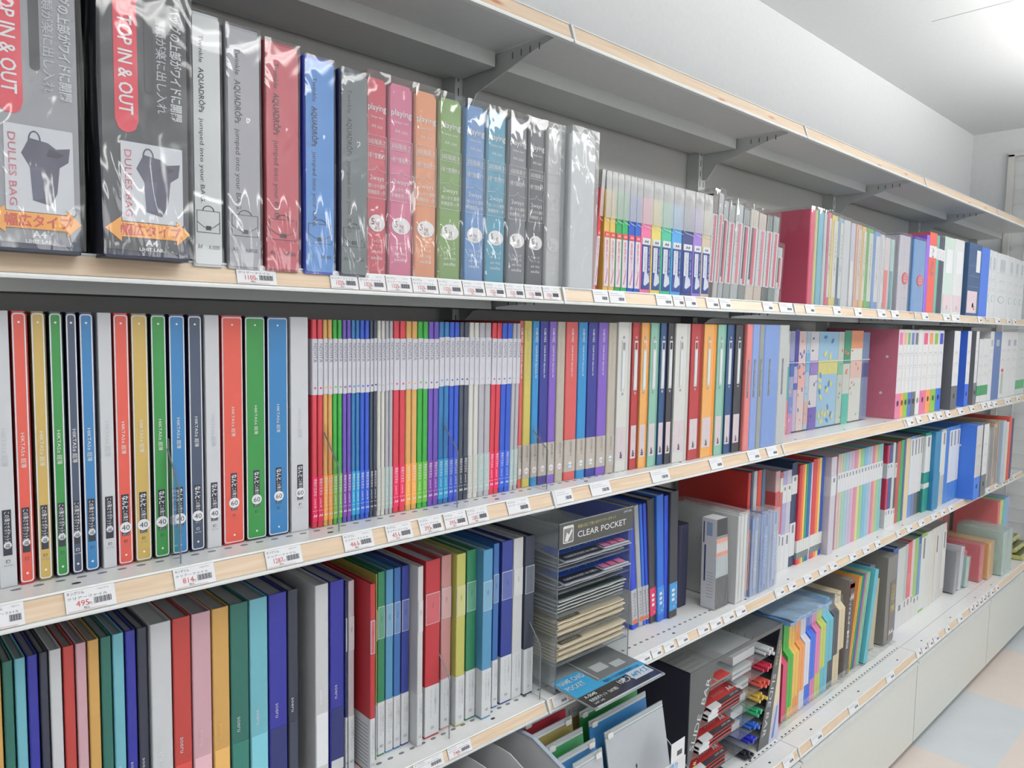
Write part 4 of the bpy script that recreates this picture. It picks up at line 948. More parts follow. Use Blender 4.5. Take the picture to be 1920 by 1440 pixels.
# ---------------- fourth shelf: clear tiered rack with pockets in bags
rx0, rx1, ry0, ry1, rz0, rz1 = .026, .2545, .002, .235, ZS['F'] + .0008, 1.121
t = thing('acrylic_rack', 'clear acrylic tiered rack with CLEAR POCKET header, fourth shelf', 'display rack', (0, 0, 0))
TZ = [rz0 + .001, .836, .888, .934, .981, 1.026, 1.071]
for x in (rx0, rx1 - .0025): MB().box(x, x + .0025, ry0, ry1, rz0, rz1, ACR).make('side_panel', t)
b = MB(); b.box(rx0 + .0026, rx1 - .0026, ry1 - .003, ry1, rz0, rz1, ACR); b.make('back_panel', t)
for z in TZ: MB().box(rx0 + .0026, rx1 - .0026, ry0 + .003, ry1 - .0032, z, z + .002, ACR).box(rx0 + .0026, rx1 - .0026, ry0 + .0022, ry0 + .003, z, z + .002, ACRE).make('tray', t)
b = MB()
for x in (rx0, rx1 - .0025): b.box(x, x + .0025, ry0 - .0006, ry0, rz0, rz1, ACRE); b.box(x, x + .0025, ry0, ry1, rz1, rz1 + .0006, ACRE)
b.make('polished_edge', t)
b = MB(); hz0, hz1 = 1.0735, 1.121; yf = ry0 - .003
b.box(rx0, rx1, yf, yf + .0014, hz0, hz1, mat((74, 76, 74), .35)); 
for q in ((rx0, rx1, hz0 - .0012, hz0), (rx0, rx1, hz1, hz1 + .0012)): b.box(q[0], q[1], yf - .0004, yf + .0016, q[2], q[3], mat((150, 156, 158)))
W = mat((226, 226, 224))
htext(b, 'CLEAR POCKET', rx0 + .052, hz0 + .0135, .0125, W, yf - .0006, .152, 'l', .008)
htext(b, '用途に応じて使い分けクリヤーポケット', rx0 + .052, hz0 + .0325, .0055, mat((206, 196, 110)), yf - .0006, .118, 'l')
htext(b, 'LIHIT LAB.', rx0 + .222, hz0 + .039, .0045, W, yf - .0006, .026, 'r')
b.rrect(rx0 + .0105, rx0 + .040, hz0 + .008, hz0 + .042, .003, yf - .0006, yf, W); b.rrect(rx0 + .0125, rx0 + .038, hz0 + .01, hz0 + .037, .002, yf - .0009, yf, mat((120, 122, 118)))
b.prism([(rx0 + .015, hz0 + .013), (rx0 + .022, hz0 + .011), (rx0 + .036, hz0 + .03), (rx0 + .034, hz0 + .036), (rx0 + .026, hz0 + .024), (rx0 + .02, hz0 + .03)], yf - .0012, yf, 'y', W)
b.make('header_sign', t)
def sheet_pack(name, label, cat, grp, x0, x1, y0, y1, z, th, rgb, parts, seed, wav=.0016, tail=None):
    """one thin wrapped pack of sheets lying in the rack; its front edge waves a little"""
    t = thing(name, label, cat, ((x0 + x1) / 2, y0, z), grp)
    W_ = (x1 - x0) / 2; n = 14; b = MB(); vs = []
    for j, yy_ in enumerate((0, .012, y1 - y0)):
        for zt in (0, th):
            for k in range(n + 1):
                x = -W_ + 2 * W_ * k / n
                wv = wav * (1 + noise.noise(Vector((x * 22, seed, 0)))) * (1 if j < 2 else .2)
                vs.append((x, yy_ + (.002 * noise.noise(Vector((x * 30, seed, 2))) if j == 0 else 0), wv + (zt if j else zt * .55 + th * .2)))
    N = n + 1; fs = []
    def q(j, s, k): return (j * 2 + s) * N + k
    for j in range(2):
        for k in range(n):
            fs.append((q(j, 1, k), q(j, 1, k + 1), q(j + 1, 1, k + 1), q(j + 1, 1, k))); fs.append((q(j, 0, k + 1), q(j, 0, k), q(j + 1, 0, k), q(j + 1, 0, k + 1)))
        fs.append((q(j, 0, 0), q(j, 1, 0), q(j + 1, 1, 0), q(j + 1, 0, 0))); fs.append((q(j, 1, n), q(j, 0, n), q(j + 1, 0, n), q(j + 1, 1, n)))
    for k in range(n): fs.append((q(0, 0, k), q(0, 0, k + 1), q(0, 1, k + 1), q(0, 1, k))); fs.append((q(2, 0, k + 1), q(2, 0, k), q(2, 1, k), q(2, 1, k + 1)))
    b.add(vs, fs, mat(rgb, .25, coat=.6)); b.make('sheets', t)
    if parts:
        b = MB(); zt = th + wav * 2.2
        for p in parts:
            if p[0] == 'r': b.box(p[1] * W_, p[2] * W_, p[3], p[4], zt, zt + .0004, mat(p[5], .3))
            else: b.text(p[1], (p[2] * W_, p[3], zt + .0008), (1, 0, 0), (0, 1, 0), p[4], mat(p[5]), p[6] if len(p) > 6 else None, 'l', .01)
        b.make('printed_card', t)
    return t
gp = 'wrapped pocket packs in the acrylic rack'
blueparts = [('r', -.98, .15, .003, .028, (28, 32, 46)), ('r', -.98, .98, .03, .075, (44, 92, 200)), ('t', 'クリヤーポケット', -.5, .04, .012, (220, 226, 240), .1), ('t', 'CLEAR POCKET A4 10枚入', -.9, .010, .007, (206, 210, 220), .1), ('r', .25, .45, .012, .03, (206, 120, 170)), ('r', .5, .7, .012, .03, (214, 110, 150)), ('r', .75, .95, .012, .03, (220, 120, 160)), ('r', .2, .98, .003, .008, (214, 218, 224))]
for ti, n in ((5, 3), (4, 3)):
    for j in range(n):
        sheet_pack('pocket_pack', 'blue and black pocket pack, %s tray of the rack' % ('upper' if ti == 5 else 'next lower'), 'pocket pack', gp, rx0 + .012, rx1 - .012 + .0, .012 - j * .004 - .012 * (j == n - 1), .22, TZ[ti] + .0024 + j * .0074, .0028, (196, 200, 206) if j < n - 1 else (180, 184, 196), blueparts if j == n - 1 else None, ti * 5 + j).rotation_euler = (math.radians(5.5 if j == n - 1 else 0), 0, 0)
for j in range(4):
    sheet_pack('pocket_pack', 'silver grey pocket pack in the middle of the rack', 'pocket pack', gp, rx0 + .01, rx1 - .01, .014 - j * .003, .22, TZ[3] + .0024 + j * .0082, .0036, (196, 202, 202), ([('r', -.98, .98, .003, .018, (60, 74, 76)), ('r', -.98, .98, .02, .09, (120, 132, 134)), ('t', 'Direct Label', .1, .03, .012, (60, 66, 70), .09)] if j == 3 else [('r', -.98, .98, .001, .006, (44, 62, 62))]), 30 + j, .0014)
for ti, n in ((2, 5), (1, 6)):
    for j in range(n):
        sheet_pack('pocket_pack', 'cream pocket pack in the %s tray of the rack' % ('fifth' if ti == 2 else 'sixth'), 'pocket pack', gp, rx0 + .01, rx1 - .012, .012 - (j % 2) * .005 - j * .0012, .22, TZ[ti] + .0024 + j * .0066, .0038, (224, 212, 186), ([('r', -.9, -.3, .004, .016, (96, 88, 76)), ('t', 'A4 POCKET', -.88, .006, .007, (222, 214, 196), .05)] if j == n - 1 else None), 60 + ti * 7 + j, .0009)
# the name card pocket pack hanging out of the lowest tray
t = thing('pocket_pack', 'blue and black NAME CARD POCKET pack sticking out under the acrylic rack', 'pocket pack', (.139, -.0995, .7905), gp)
t.rotation_euler = (math.radians(2.0), 0, 0); t.scale = (.965, 1, 1)
b = MB(); b.box(-.113, .113, 0, .29, 0, .003, mat((150, 156, 160), .2, coat=.6)); b.make('sheets', t)
b = MB(); z_ = .0034
b.box(-.111, .111, .006, .048, z_ - .0004, z_, mat((40, 42, 46), .2, coat=.5)); b.box(-.111, .111, .048, .066, z_ - .0004, z_, mat((64, 170, 222), .3)); b.box(-.111, -.028, .066, .118, z_ - .0004, z_, mat((64, 170, 222), .3)); b.box(-.026, .111, .068, .2, z_ - .0004, z_, mat((120, 124, 124), .3)); b.box(.0, .04, .09, .115, z_, z_ + .0003, mat((186, 192, 196))); b.box(.05, .085, .08, .1, z_, z_ + .0003, mat((186, 192, 196)))
b.box(.042, .104, .022, .05, z_, z_ + .0004, mat((214, 226, 234)))
for k in range(22): b.box(-.02 + .0001, -.0175, .07 + k * .004, .0722 + k * .004, z_, z_ + .0004, WHITE)
w_ = mat((226, 234, 240)); hx = (1, 0, 0); hy = (0, 1, 0)
b.text('NAME CARD', (-.106, .095, z_ + .001), hx, hy, .014, w_, .075, 'l', .01); b.text('POCKET', (-.106, .073, z_ + .001), hx, hy, .014, w_, .052, 'l', .01)
b.text('A-5045', (-.1, .035, z_ + .001), hx, hy, .0085, w_, .035, 'l', .02); b.text('名刺用ポケット〈30穴用〉', (-.1, .021, z_ + .001), hx, hy, .0075, w_, .085, 'l', .015); b.text('LIHIT LAB.', (-.1, .011, z_ + .001), hx, hy, .0055, w_, .03)
b.text('名刺サイズの用紙収納ポケット', (-.02, .052, z_ + .001), hx, hy, .0075, mat((24, 60, 100)), .115, 'l', .01)
b.text('10枚入', (-.0, .028, z_ + .001), hx, hy, .013, w_, .042, 'l', .02); b.text('A4サイズ', (.047, .029, z_ + .001), hx, hy, .014, mat((56, 150, 210)), .052, 'l', .01)
b.box(-.105, .1, .001, .004, z_, z_ + .0012, mat((214, 220, 226), .1, coat=1))
b.make('printed_card', t)

# blue and black clear books leaning right of the rack
BL = [((36, 72, 206), 'bright blue', 0.3573, 0.3815, .302, 6.5, 'silver'), ((172, 176, 180), 'clear grey', 0.3826, 0.4021, .302, 6.5, 'silver'), ((50, 110, 214), 'light blue', 0.4004, 0.4129, .302, 6.2, 'silver'), ((40, 76, 206), 'deep blue', 0.4139, 0.4286, .302, 6, 'silver'), ((56, 58, 66), 'black', 0.4252, 0.4562, .31, 5.2, (222, 54, 98)), ((44, 108, 208), 'sky blue', 0.4532, 0.4838, .316, 3.9, (58, 140, 214)), ((42, 80, 206), 'cobalt', 0.4849, 0.5038, .31, 3.2, None), ((54, 56, 64), 'wide black', 0.5006, 0.5382, .318, 2.0, (64, 150, 214))]
xprev = .262
for i, (rgb, cn, xa, xb, h, ln, st) in enumerate(BL):
    a_ = math.radians(ln); w = (xb - xa) * .93
    xc = (xa + xb) / 2 + math.sin(a_) * .27   # measured near the top; the foot stands further right
    yf = (.092, .092, .09, .09, .086, .08, .08, .074)[i]
    t = thing('clear_book', '%s clear book leaning left, right of the acrylic rack' % cn, 'clear book', (xc, yf, ZI['F'] + .0012), 'clear books leaning beside the acrylic rack', -a_)
    b = MB(); shell(b, w, h, .21, mat(rgb, .3), r=.003); b.make('cover', t)
    MB().box(-w / 2 + .003, w / 2 - .003, .006, .2, .003, h - .004, mat((186, 190, 200))).make('pages', t)
    if st:
        b = MB(); x0, x1 = -w / 2 + GAP, w / 2 - GAP
        if st == 'silver':
            b.rbox(x0 - .0003, x1 + .0003, -.0008, .09, .012, .098, .002, mat((190, 192, 196), .4)); vtext(b, 'ポケットファイル', 0, .09, w * .4, INK, -.0013, .06); b.disc(0, .018, w * .4, -.0012, 0, mat((224, 110, 60)), 12, .006)
        else:
            b.rbox(x0 + .0008, x1 - .0008, -.0008, .06, .018, .088, .002, mat(st, .4))
            for q in range(3): b.box(-w * .22, w * .1, -.0013, 0, .066 - q * .012, .073 - q * .012, WHITE)
            vtext(b, 'A4タテ型 S型', w * .3, .08, w * .1, WHITE, -.0013, .05)
            htext(b, '20', w * .05, .024, .005, WHITE, -.0013)
        b.make('sticker', t)

# ---------------- fourth shelf, middle: loose packs and thin files
t = thing('fabric_case', 'dark navy soft case behind the paper pads, fourth shelf', 'soft case', (.585, .10, ZI['F']))
MB().rbox(0, .045, 0, .17, 0, .215, .01, mat((32, 36, 66), .7), back=True).box(.03, .0455, .01, .15, .02, .09, mat((34, 60, 120), .7)).make('case_body', t)
gpad = 'fanned paper pads on the fourth shelf'
for i in range(8):
    w = .0068; a_ = -math.radians(1.2 + i * .55)
    xb_ = .6475 + i * .0082; h = .235
    t = thing('paper_pad', 'grey and white striped paper pad, fourth shelf', 'paper pad', (xb_, .028, ZI['F'] + .0012), gpad, a_)
    MB().box(-w / 2, w / 2, 0, .042, 0, h, mat((222, 224, 230), .6)).make('pad', t)
    b = MB()
    for z0, z1, c_ in ((0, .083, (98, 98, 100)), (.083, .137, (186, 196, 198)), (.137, .148, (232, 160, 140)), (.148, .172, (214, 214, 214)), (.172, .183, (232, 168, 150)), (.183, .19, (150, 150, 150)), (.19, h, (66, 68, 72))):
        b.box(-w / 2 + .0006, w / 2 - .0006, -.0008, 0, z0 + .001, z1, mat(c_, .5))
    b.make('front_edge_band', t)
    if i == 0:
        b = MB()
        b.box(-w / 2 - .0006, -w / 2, .03, .034, .07, .165, mat((46, 58, 110))); b.box(-w / 2 - .0006, -w / 2, .035, .038, .17, .225, mat((46, 58, 110)))
        for q in range(9): b.box(-w / 2 - .0005, -w / 2, .008, .026, .03 + q * .008, .0308 + q * .008, MIDINK)
        b.box(-w / 2 - .0005, -w / 2, .012, .028, .19, .225, mat((150, 170, 206))); b.make('cover_print', t)
def sleeve(X, y, h, d, rgb, label, grp, nm='sleeve_pack', milky=True, lean=0, strip=None):
    xa, xb = X; w = xb - xa
    t = thing(nm, label, 'sleeve pack', ((xa + xb) / 2, y, ZI['F'] + .0006), grp, lean)
    n = max(3, int(w / .006)); b = MB()
    for q in range(n):
        x0 = -w / 2 + .0015 + q * (w - .003) / n; b.box(x0, x0 + (w - .003) / n - .0007, .003 + .003 * ((q * 7) % 3) / 3, d, .001, h - .01 - .004 * ((q * 5) % 4) / 4, mat(rgb, .3))
    o = b.make('sleeves', t); o['kind'] = 'stuff'
    if strip:
        b = MB(); b.box(-w * .1, w * .22, .0012, .0028, .02, h * .8, mat(strip, .4)); vtext(b, 'ポケットリフィル', w * .06, h * .7, w * .18, WHITE, .0006, h * .4); b.make('label_strip', t)
    b = MB(); wrinkled(b, -w / 2 + .0002, w / 2 - .0002, 0.0, d + .003, .001, h, BAG2 if milky else BAG, .0018, (6, 6, 20), seed=xa * 11, freq=12); b.make('clear_wrap', t, smooth=True)
    return t
gs = 'packs of pocket sleeves on the fourth shelf'
sleeve((.722, .776), .014, .243, .2, (236, 238, 236), 'thick milky white sleeve pack in a clear bag, fourth shelf', gs)
sleeve((.7785, .788), .02, .225, .2, (44, 60, 190), 'deep blue and orange thin sleeve pack, fourth shelf', gs, milky=False, strip=(226, 130, 90))
sleeve((.789, .798), .02, .228, .2, (40, 56, 196), 'deep blue thin sleeve pack with silver top, fourth shelf', gs, milky=False, strip=(226, 130, 90))
sleeve((.799, .840), .016, .222, .042, (112, 152, 214), 'light blue sleeve pack beside the deep blue ones, fourth shelf', gs, strip=(150, 180, 226))
sleeve((.842, .893), .014, .226, .042, (74, 132, 204), 'mid blue sleeve pack between two lighter ones, fourth shelf', gs, strip=(96, 150, 214))
sleeve((.895, .948), .016, .222, .042, (134, 166, 218), 'pale blue sleeve pack at the right end, fourth shelf', gs, strip=(160, 186, 228))
# thin hard files behind and beyond them
gt = 'thin files in the middle of the fourth shelf'
def thin(X, y, h, rgb, label, grp=gt, row='F', d=.225, bands=(), name='thin_file', lean=0, txt=None):
    t, w = clear_file(name, X, y, ZS[row] + .0007, h, rgb, label, grp, d=d, lean=lean, pages=(200, 202, 206))
    for z0, z1, c_ in bands:
        b = MB(); b.rbox(-w / 2 + .0004, w / 2 - .0004, -.0008, .03, z0 * h, z1 * h, .001, mat(c_, .5))
        if z1 - z0 > .15 and w > .006: b.box(-w * .15, w * .15, -.0011, -.0008, (z0 * .3 + z1 * .7) * h, z1 * h - .006, MIDINK)
        o = b.make('spine_label', t)
    return t, w
# these stand in the back half of the shelf, behind the sleeve packs
bk = [('red', (196, 52, 46), .857, .872), ('navy', (52, 66, 96), .8735, .886), ('clear grey', (186, 190, 194), .8875, .908), ('orange red', (206, 68, 52), .9095, .933), ('petrol blue', (62, 102, 132), .9345, .953)]
for cn, rgb, xa, xb in bk:
    t, w = thin((xa, xb), .066, .322, rgb, '%s file standing behind the blue sleeve packs, fourth shelf' % cn)
TA = [1.0185, 1.0464, 1.0630, 1.0883, 1.1192, 1.1560, 1.1453, 1.1738, 1.1900, 1.2028, 1.2175, 1.2379, 1.2473, 1.2757, 1.2930, 1.3085, 1.3301]
tc = [('clear red', (206, 170, 170), [(.42, .8, (206, 80, 80)), (.02, .42, (222, 222, 224))]), ('coral', (200, 96, 96), [(.0, .38, (222, 224, 226)), (.8, .94, (222, 226, 210))]), ('lavender', (174, 166, 206), [(.0, .36, (222, 224, 228)), (.68, .86, (222, 224, 226))]), ('pale lilac', (196, 196, 214), [(.0, .36, (222, 224, 228)), (.68, .86, (224, 224, 222))]), ('dark navy', (40, 62, 96), [(.1, .42, (220, 222, 226)), (.7, .88, (220, 222, 222))])]
for i, (cn, rgb, bands) in enumerate(tc): thin((max(TA[i], .955), TA[i + 1]), .068, (.305, .3, .3, .3, .318)[i], rgb, '%s thin file with white labels, fourth shelf' % cn, bands=bands)
TA[6] = max(TA[6], TA[5] + .001)
rc = [('red', (196, 52, 66)), ('orange', (232, 110, 66)), ('yellow', (238, 206, 110)), ('green', (60, 150, 110)), ('blue', (36, 100, 170)), ('white', (212, 212, 214)), ('crimson', (206, 64, 76)), ('deep orange', (238, 130, 76)), ('bright yellow', (236, 214, 120)), ('royal blue', (40, 84, 180))]
for i, (cn, rgb) in enumerate(rc):
    thin((TA[6 + i], TA[7 + i]), .062, .308 if i < 6 else .316, rgb, '%s thin file with white sticker near the foot, fourth shelf' % cn, grp='rainbow set of thin files on the fourth shelf', bands=((.12, .24, (222, 224, 222)), (.055, .12, (120, 130, 130))) if i != 5 else ((.1, .24, (222, 224, 222)),))
TPX = [1.3050, 1.3729, 1.4055, 1.4242, 1.4432, 1.4645, 1.4904, 1.5123, 1.5389, 1.5659, 1.5887, 1.6165, 1.6448, 1.6686, 1.6928, 1.7123, 1.7371, 1.7621, 1.7875, 1.8133]
TPX[0] = TA[-1] + .003
tp = [('lavender', (206, 200, 212)), ('blush', (214, 186, 190)), ('peach', (214, 192, 176)), ('mint', (160, 206, 180)), ('aqua', (166, 198, 212)), ('lilac', (190, 192, 214)), ('mauve', (206, 180, 204)), ('rose pink', (216, 140, 168)), ('butter yellow', (224, 210, 150)), ('apple green', (150, 200, 150)), ('sky blue', (124, 182, 210)), ('powder blue', (150, 196, 220)), ('grey lilac', (190, 190, 210)), ('hot pink', (214, 126, 164)), ('apricot', (220, 178, 140)), ('spring green', (146, 198, 160)), ('teal', (132, 190, 200))]
for i, (cn, rgb) in enumerate(tp):
    if i == 0: X, y = (TPX[0], TPX[1]), .042
    else: X, y = (TPX[i + 1], TPX[i + 2]), .052
    thin(X, y, .316, rgb, '%s translucent pastel file with white paper band, fourth shelf' % cn, grp='pastel translucent files on the fourth shelf', bands=((.60, .80, (222, 224, 228)),))
# right of the pastel block
TR = [1.8068, 1.8355, 1.8673, 1.8915, 1.9105, 1.9464, 1.9772, 1.9999, 2.0461, 2.0815, 2.1175, 2.1479, 2.1789, 2.1371, 2.2122, 2.2638, 2.3099, 2.3367, 2.3707, 2.4088, 2.4404, 2.4760]
TR[0] = TPX[-1] + .002
tr = [('crimson and white', (184, 50, 84), [(0, .22, (222, 224, 226)), (.6, .78, (206, 214, 220))]), ('navy and white', (54, 82, 140), [(0, .22, (222, 224, 226)), (.6, .78, (206, 214, 220))]), ('clear white', (206, 210, 208), [(0, .2, (226, 228, 228))]), ('charcoal', (84, 84, 86), [(0, .2, (224, 226, 228)), (.58, .76, (206, 208, 212))]), ('brick red', (184, 84, 80), []), ('leaf green', (60, 160, 84), []), ('ink blue', (60, 90, 140), []), ('cream', (224, 206, 166), []),
      ('blue with white spine', (96, 146, 214), [(.28, .97, (218, 224, 234))]), ('slate blue with white spine', (110, 124, 160), [(.28, .97, (220, 222, 226))]), ('graphite with white spine', (96, 100, 110), [(.28, .97, (222, 222, 226))]), ('black edged', (60, 66, 72), [(.28, .97, (214, 218, 220))])]
for i, (cn, rgb, bands) in enumerate(tr): thin((TR[i], TR[i + 1]), .046, (.305, .305, .31, .305, .31, .312, .312, .314, .316, .316, .316, .316)[i], rgb, '%s file right of the pastel block, fourth shelf' % cn, grp='files right of the pastel block', bands=bands)
X0 = TR[12] + .002
for i, (cn, rgb, bands, w_) in enumerate([('sea green with white spine', (30, 140, 130), [(.5, .96, (222, 226, 226)), (.3, .36, (214, 222, 220))], .062), ('teal blue', (40, 128, 176), [], .07), ('white spined blue', (60, 140, 190), [(.45, .97, (224, 226, 228))], .04), ('beige label', (190, 190, 176), [(.4, .97, (222, 224, 224))], .05)]):
    thin((X0, X0 + w_), (.036, .02, .03, .03)[i], .32, rgb, '%s file, right part of fourth shelf' % cn, grp='files right of the pastel block', bands=bands); X0 += w_ + .001
for i in range(4):
    thin((X0, X0 + .045), .03, .322, (72, 128, 206), 'blue ring file with long white spine strip, fourth shelf', grp='blue ring files', bands=((.26, .95, (218, 224, 236)),) if i else ()); X0 += .046
xl = max(X0 + .002, 2.40)
lever((xl + .0, xl + .09), -.032, 'F', (62, 122, 222), 'large bright blue lever arch file with rivets, fourth shelf', 'lever arch files on the fourth shelf', h=.322, spine=(206, 206, 204))
lever((xl + .094, xl + .17), -.035, 'F', (112, 116, 120), 'grey lever arch file beside the large blue one, fourth shelf', 'lever arch files on the fourth shelf', h=.322)
X0 = xl + .19
for i, (cn, rgb, hh, w_, dk) in enumerate([('red', (196, 60, 72), .2, .04, None), ('silver grey', (150, 160, 160), .29, .06, (190, 196, 196)), ('clear grey', (170, 176, 174), .29, .06, (200, 200, 196)), ('smoke', (120, 124, 122), .285, .06, None), ('peach', (214, 176, 150), .3, .05, (150, 150, 146))]):
    bagged((X0, X0 + w_), -.0, 'F', hh, .2, rgb, '%s folder in a clear bag, far end of fourth shelf' % cn, 'bagged folders at the far end of the fourth shelf', 'folder', dark=dk); X0 += w_ + .001
t = thing('clipboard', 'beige clipboard with metal clip, far end of fourth shelf', 'clipboard', (X0 + .02, .0, ZI['F'] + .001)); 
MB().box(-.003, .003, 0, .22, 0, .305, mat((206, 180, 150))).make('board', t); b = MB(); b.box(-.007, -.0032, .05, .075, .1, .26, CHROME); b.rod((-.008, .05, .12), (-.008, .05, .24), .004, CHROME); b.make('clip', t)
X0 += .05
for cn, rgb, hh, w_ in (('pale blue', (186, 204, 222), .3, .05), ('ivory', (226, 214, 200), .29, .05), ('large red', (214, 84, 72), .31, .05), ('dark navy', (60, 72, 110), .3, .03)):
    t, w, h = box_file((X0, X0 + w_), -.01, 'F', hh, .26, rgb, '%s folder at the far end of fourth shelf' % cn, 'folders at the far end of the fourth shelf', None, None, hole=False, cat='folder'); X0 += w_ + .004

# ---------------- bottom shelf: open tray and zip pouch stand at the left
zb = ZI['B']
t = thing('divided_tray', 'clear plastic divided tray at the left end of bottom shelf', 'tray', (-.302, 0, zb + .0006))
for xx in (0, .06, .12, .18, .2415): MB().prism([(-.06, .061), (.2, .061), (.2, .36), (-.03, .368), (-.15, .328), (-.12, .2)], xx, xx + .002, 'x', CLEART).make('divider', t)
MB().prism([(-.06, 0), (.2, 0), (.2, .06), (-.06, .06)], 0, .2435, 'x', CLEART).make('base', t)
MB().prism([(-.152, .329), (-.03, .369), (.2, .361), (.2, .366), (-.03, .374), (-.154, .334)], .238, .246, 'x', mat((176, 188, 204), .25)).make('rim', t)
MB().prism([(-.12, .2), (-.118, .2), (-.06, .061), (-.062, .061)], 0.002, .2415, 'x', CLEART).make('front_slope', t)
t = thing('cable_bundle', 'black netted bundle lying in the divided tray', 'net bundle', (-.215, -.10, .60))
b = MB(); rr_ = random.Random(4)
for q in range(10): b.rod((rr_.uniform(-.02, .03), rr_.uniform(-.0, .05), rr_.uniform(-.01, .015)), (rr_.uniform(-.02, .03), rr_.uniform(0, .05), rr_.uniform(-.01, .015)), .004, DARK, 6)
b.make('net', t)
# stand
t = thing('pouch_stand', 'clear stepped stand holding zip pouches, bottom shelf', 'display stand', (0, 0, 0))
for xx in (-.052, .077, .292): MB().prism([(-.14, .372), (.09, .372), (.09, .7), (.03, .7), (-.14, .58)], xx, xx + .002, 'x', ACRT).prism([(-.142, .58), (.03, .7), (.03, .7024), (-.142, .5824)], xx - .0003, xx + .0023, 'x', ACRE).make('side_panel', t)
MB().box(-.05, .29, -.14, .09, .372, .44, CLEARM).make('base', t)
MB().box(-.05, .29, -.144, -.1405, .372, .5, ACR).make('front_panel', t)
def pouch(x0, x1, y, ztop, rgb, label, alpha=.85, lean=8, zip_rgb=(196, 204, 206), logo=False, slider='l', zbot=.445):
    t = thing('zip_pouch', label, 'zip pouch', (x0, y + math.tan(math.radians(lean)) * -(ztop - zbot) * 1.0, zbot), 'zip pouches in the clear stand')
    t.rotation_euler = (-math.radians(lean), 0, 0)
    h = (ztop - zbot) / math.cos(math.radians(lean)); w = x1 - x0
    MB().rrect(0, w, 0, h - .012, .003, 0, .003, mat(rgb, .3, alpha)).make('pouch_body', t)
    z = mat(zip_rgb, .25)
    b = MB(); b.box(0, w, 0, .0028, h - .0115, h, mat(zip_rgb, .3, .7)); b.box(.002, w - .002, -.0012, 0, h - .0105, h - .0065, z); b.make('zip_strip', t)
    sx = .004 if slider == 'l' else w - .022
    b = MB(); b.rrect(sx, sx + .016, h - .0135, h - .0035, .003, -.0045, -.0013, mat((222, 222, 220), .35)); b.make('zip_slider', t)
    b = MB()
    if logo:
        b.prism([(w * .42, h * .66), (w * .435, h * .68), (w * .45, h * .66), (w * .435, h * .64)], -.0006, 0, 'y', INK)
        for q, s_ in enumerate(('zipper pouch', 'CLEAR CASE', 'A5 size', 'A-205')): htext(b, s_, w * .435, h * .6 - q * .012, .004, MIDINK, -.0006)
        for (a_, c_) in (((w * .66, h * .15), (w * .95, h * .15)), ((w * .95, h * .15), (w * .95, h * .42)), ((w * .95, h * .42), (w * .66, h * .42)), ((w * .66, h * .42), (w * .66, h * .15))): b.rod((a_[0], -.0004, a_[1]), (c_[0], -.0004, c_[1]), .0004, PALEINK, 4)
        htext(b, 'A5用クリアケース', w * .8, h * .37, .005, MIDINK, -.0006, w * .24); htext(b, 'LIHIT', w * .78, h * .2, .012, MIDINK, -.0006, w * .18)
    else: b.prism([(w * .5, h * .6), (w * .56, h * .63), (w * .62, h * .6), (w * .56, h * .57)], -.0006, 0, 'y', mat([v * .6 for v in rgb]))
    b.make('print', t)
pouch(.089, .272, .018, .722, (176, 156, 84), 'large yellow zip pouch at the back of the clear stand')
pouch(.086, .270, -.012, .733, (50, 160, 82), 'large green zip pouch in the clear stand')
pouch(.080, .262, -.042, .728, (64, 140, 204), 'large blue zip pouch in the clear stand')
pouch(.088, .276, -.075, .716, (178, 184, 190), 'large clear zip pouch in front of the blue one', 1, logo=True, lean=11)
pouch(-.044, .074, .018, .746, (184, 44, 64), 'small red zip pouch at the back left of the clear stand', slider='l')
pouch(-.048, .060, -.014, .737, (172, 156, 90), 'small yellow zip pouch in front of the red one', slider='r')
pouch(-.044, .056, -.046, .728, (70, 170, 104), 'small green zip pouch in front of the yellow one', slider='l')
pouch(-.046, .056, -.078, .720, (70, 140, 200), 'small blue zip pouch in front of the green one', slider='r')
pouch(-.030, .050, -.1, .713, (196, 200, 206), 'small clear zip pouch at the front left of the stand', slider='r')
t = thing('price_card', 'white price card with blue lettering clipped to the pouch stand', 'price card', (.2, -.15, .612)); t.rotation_euler = (0, 0, 0)
b = MB(); b.box(-.03, .055, -.0006, 0, 0, .028, mat((226, 228, 230))); b.box(.004, .05, -.0006, 0, .0285, .068, WHITE); b.make('card', t)
b = MB(); htext(b, '別売り', .008, .013, .011, mat((60, 150, 214)), -.001, .04, 'c', .01); htext(b, 'ご案内', .008, .001, .009, mat((60, 150, 214)), -.001, .038); b.box(-.03, -.02, -.001, 0, 0, .009, INK)
for q in range(9): b.box(.024 + q * .0019, .0248 + q * .0019 + (q % 3) * .0003, -.001, 0, .037, .047, INK)
b.make('print', t)

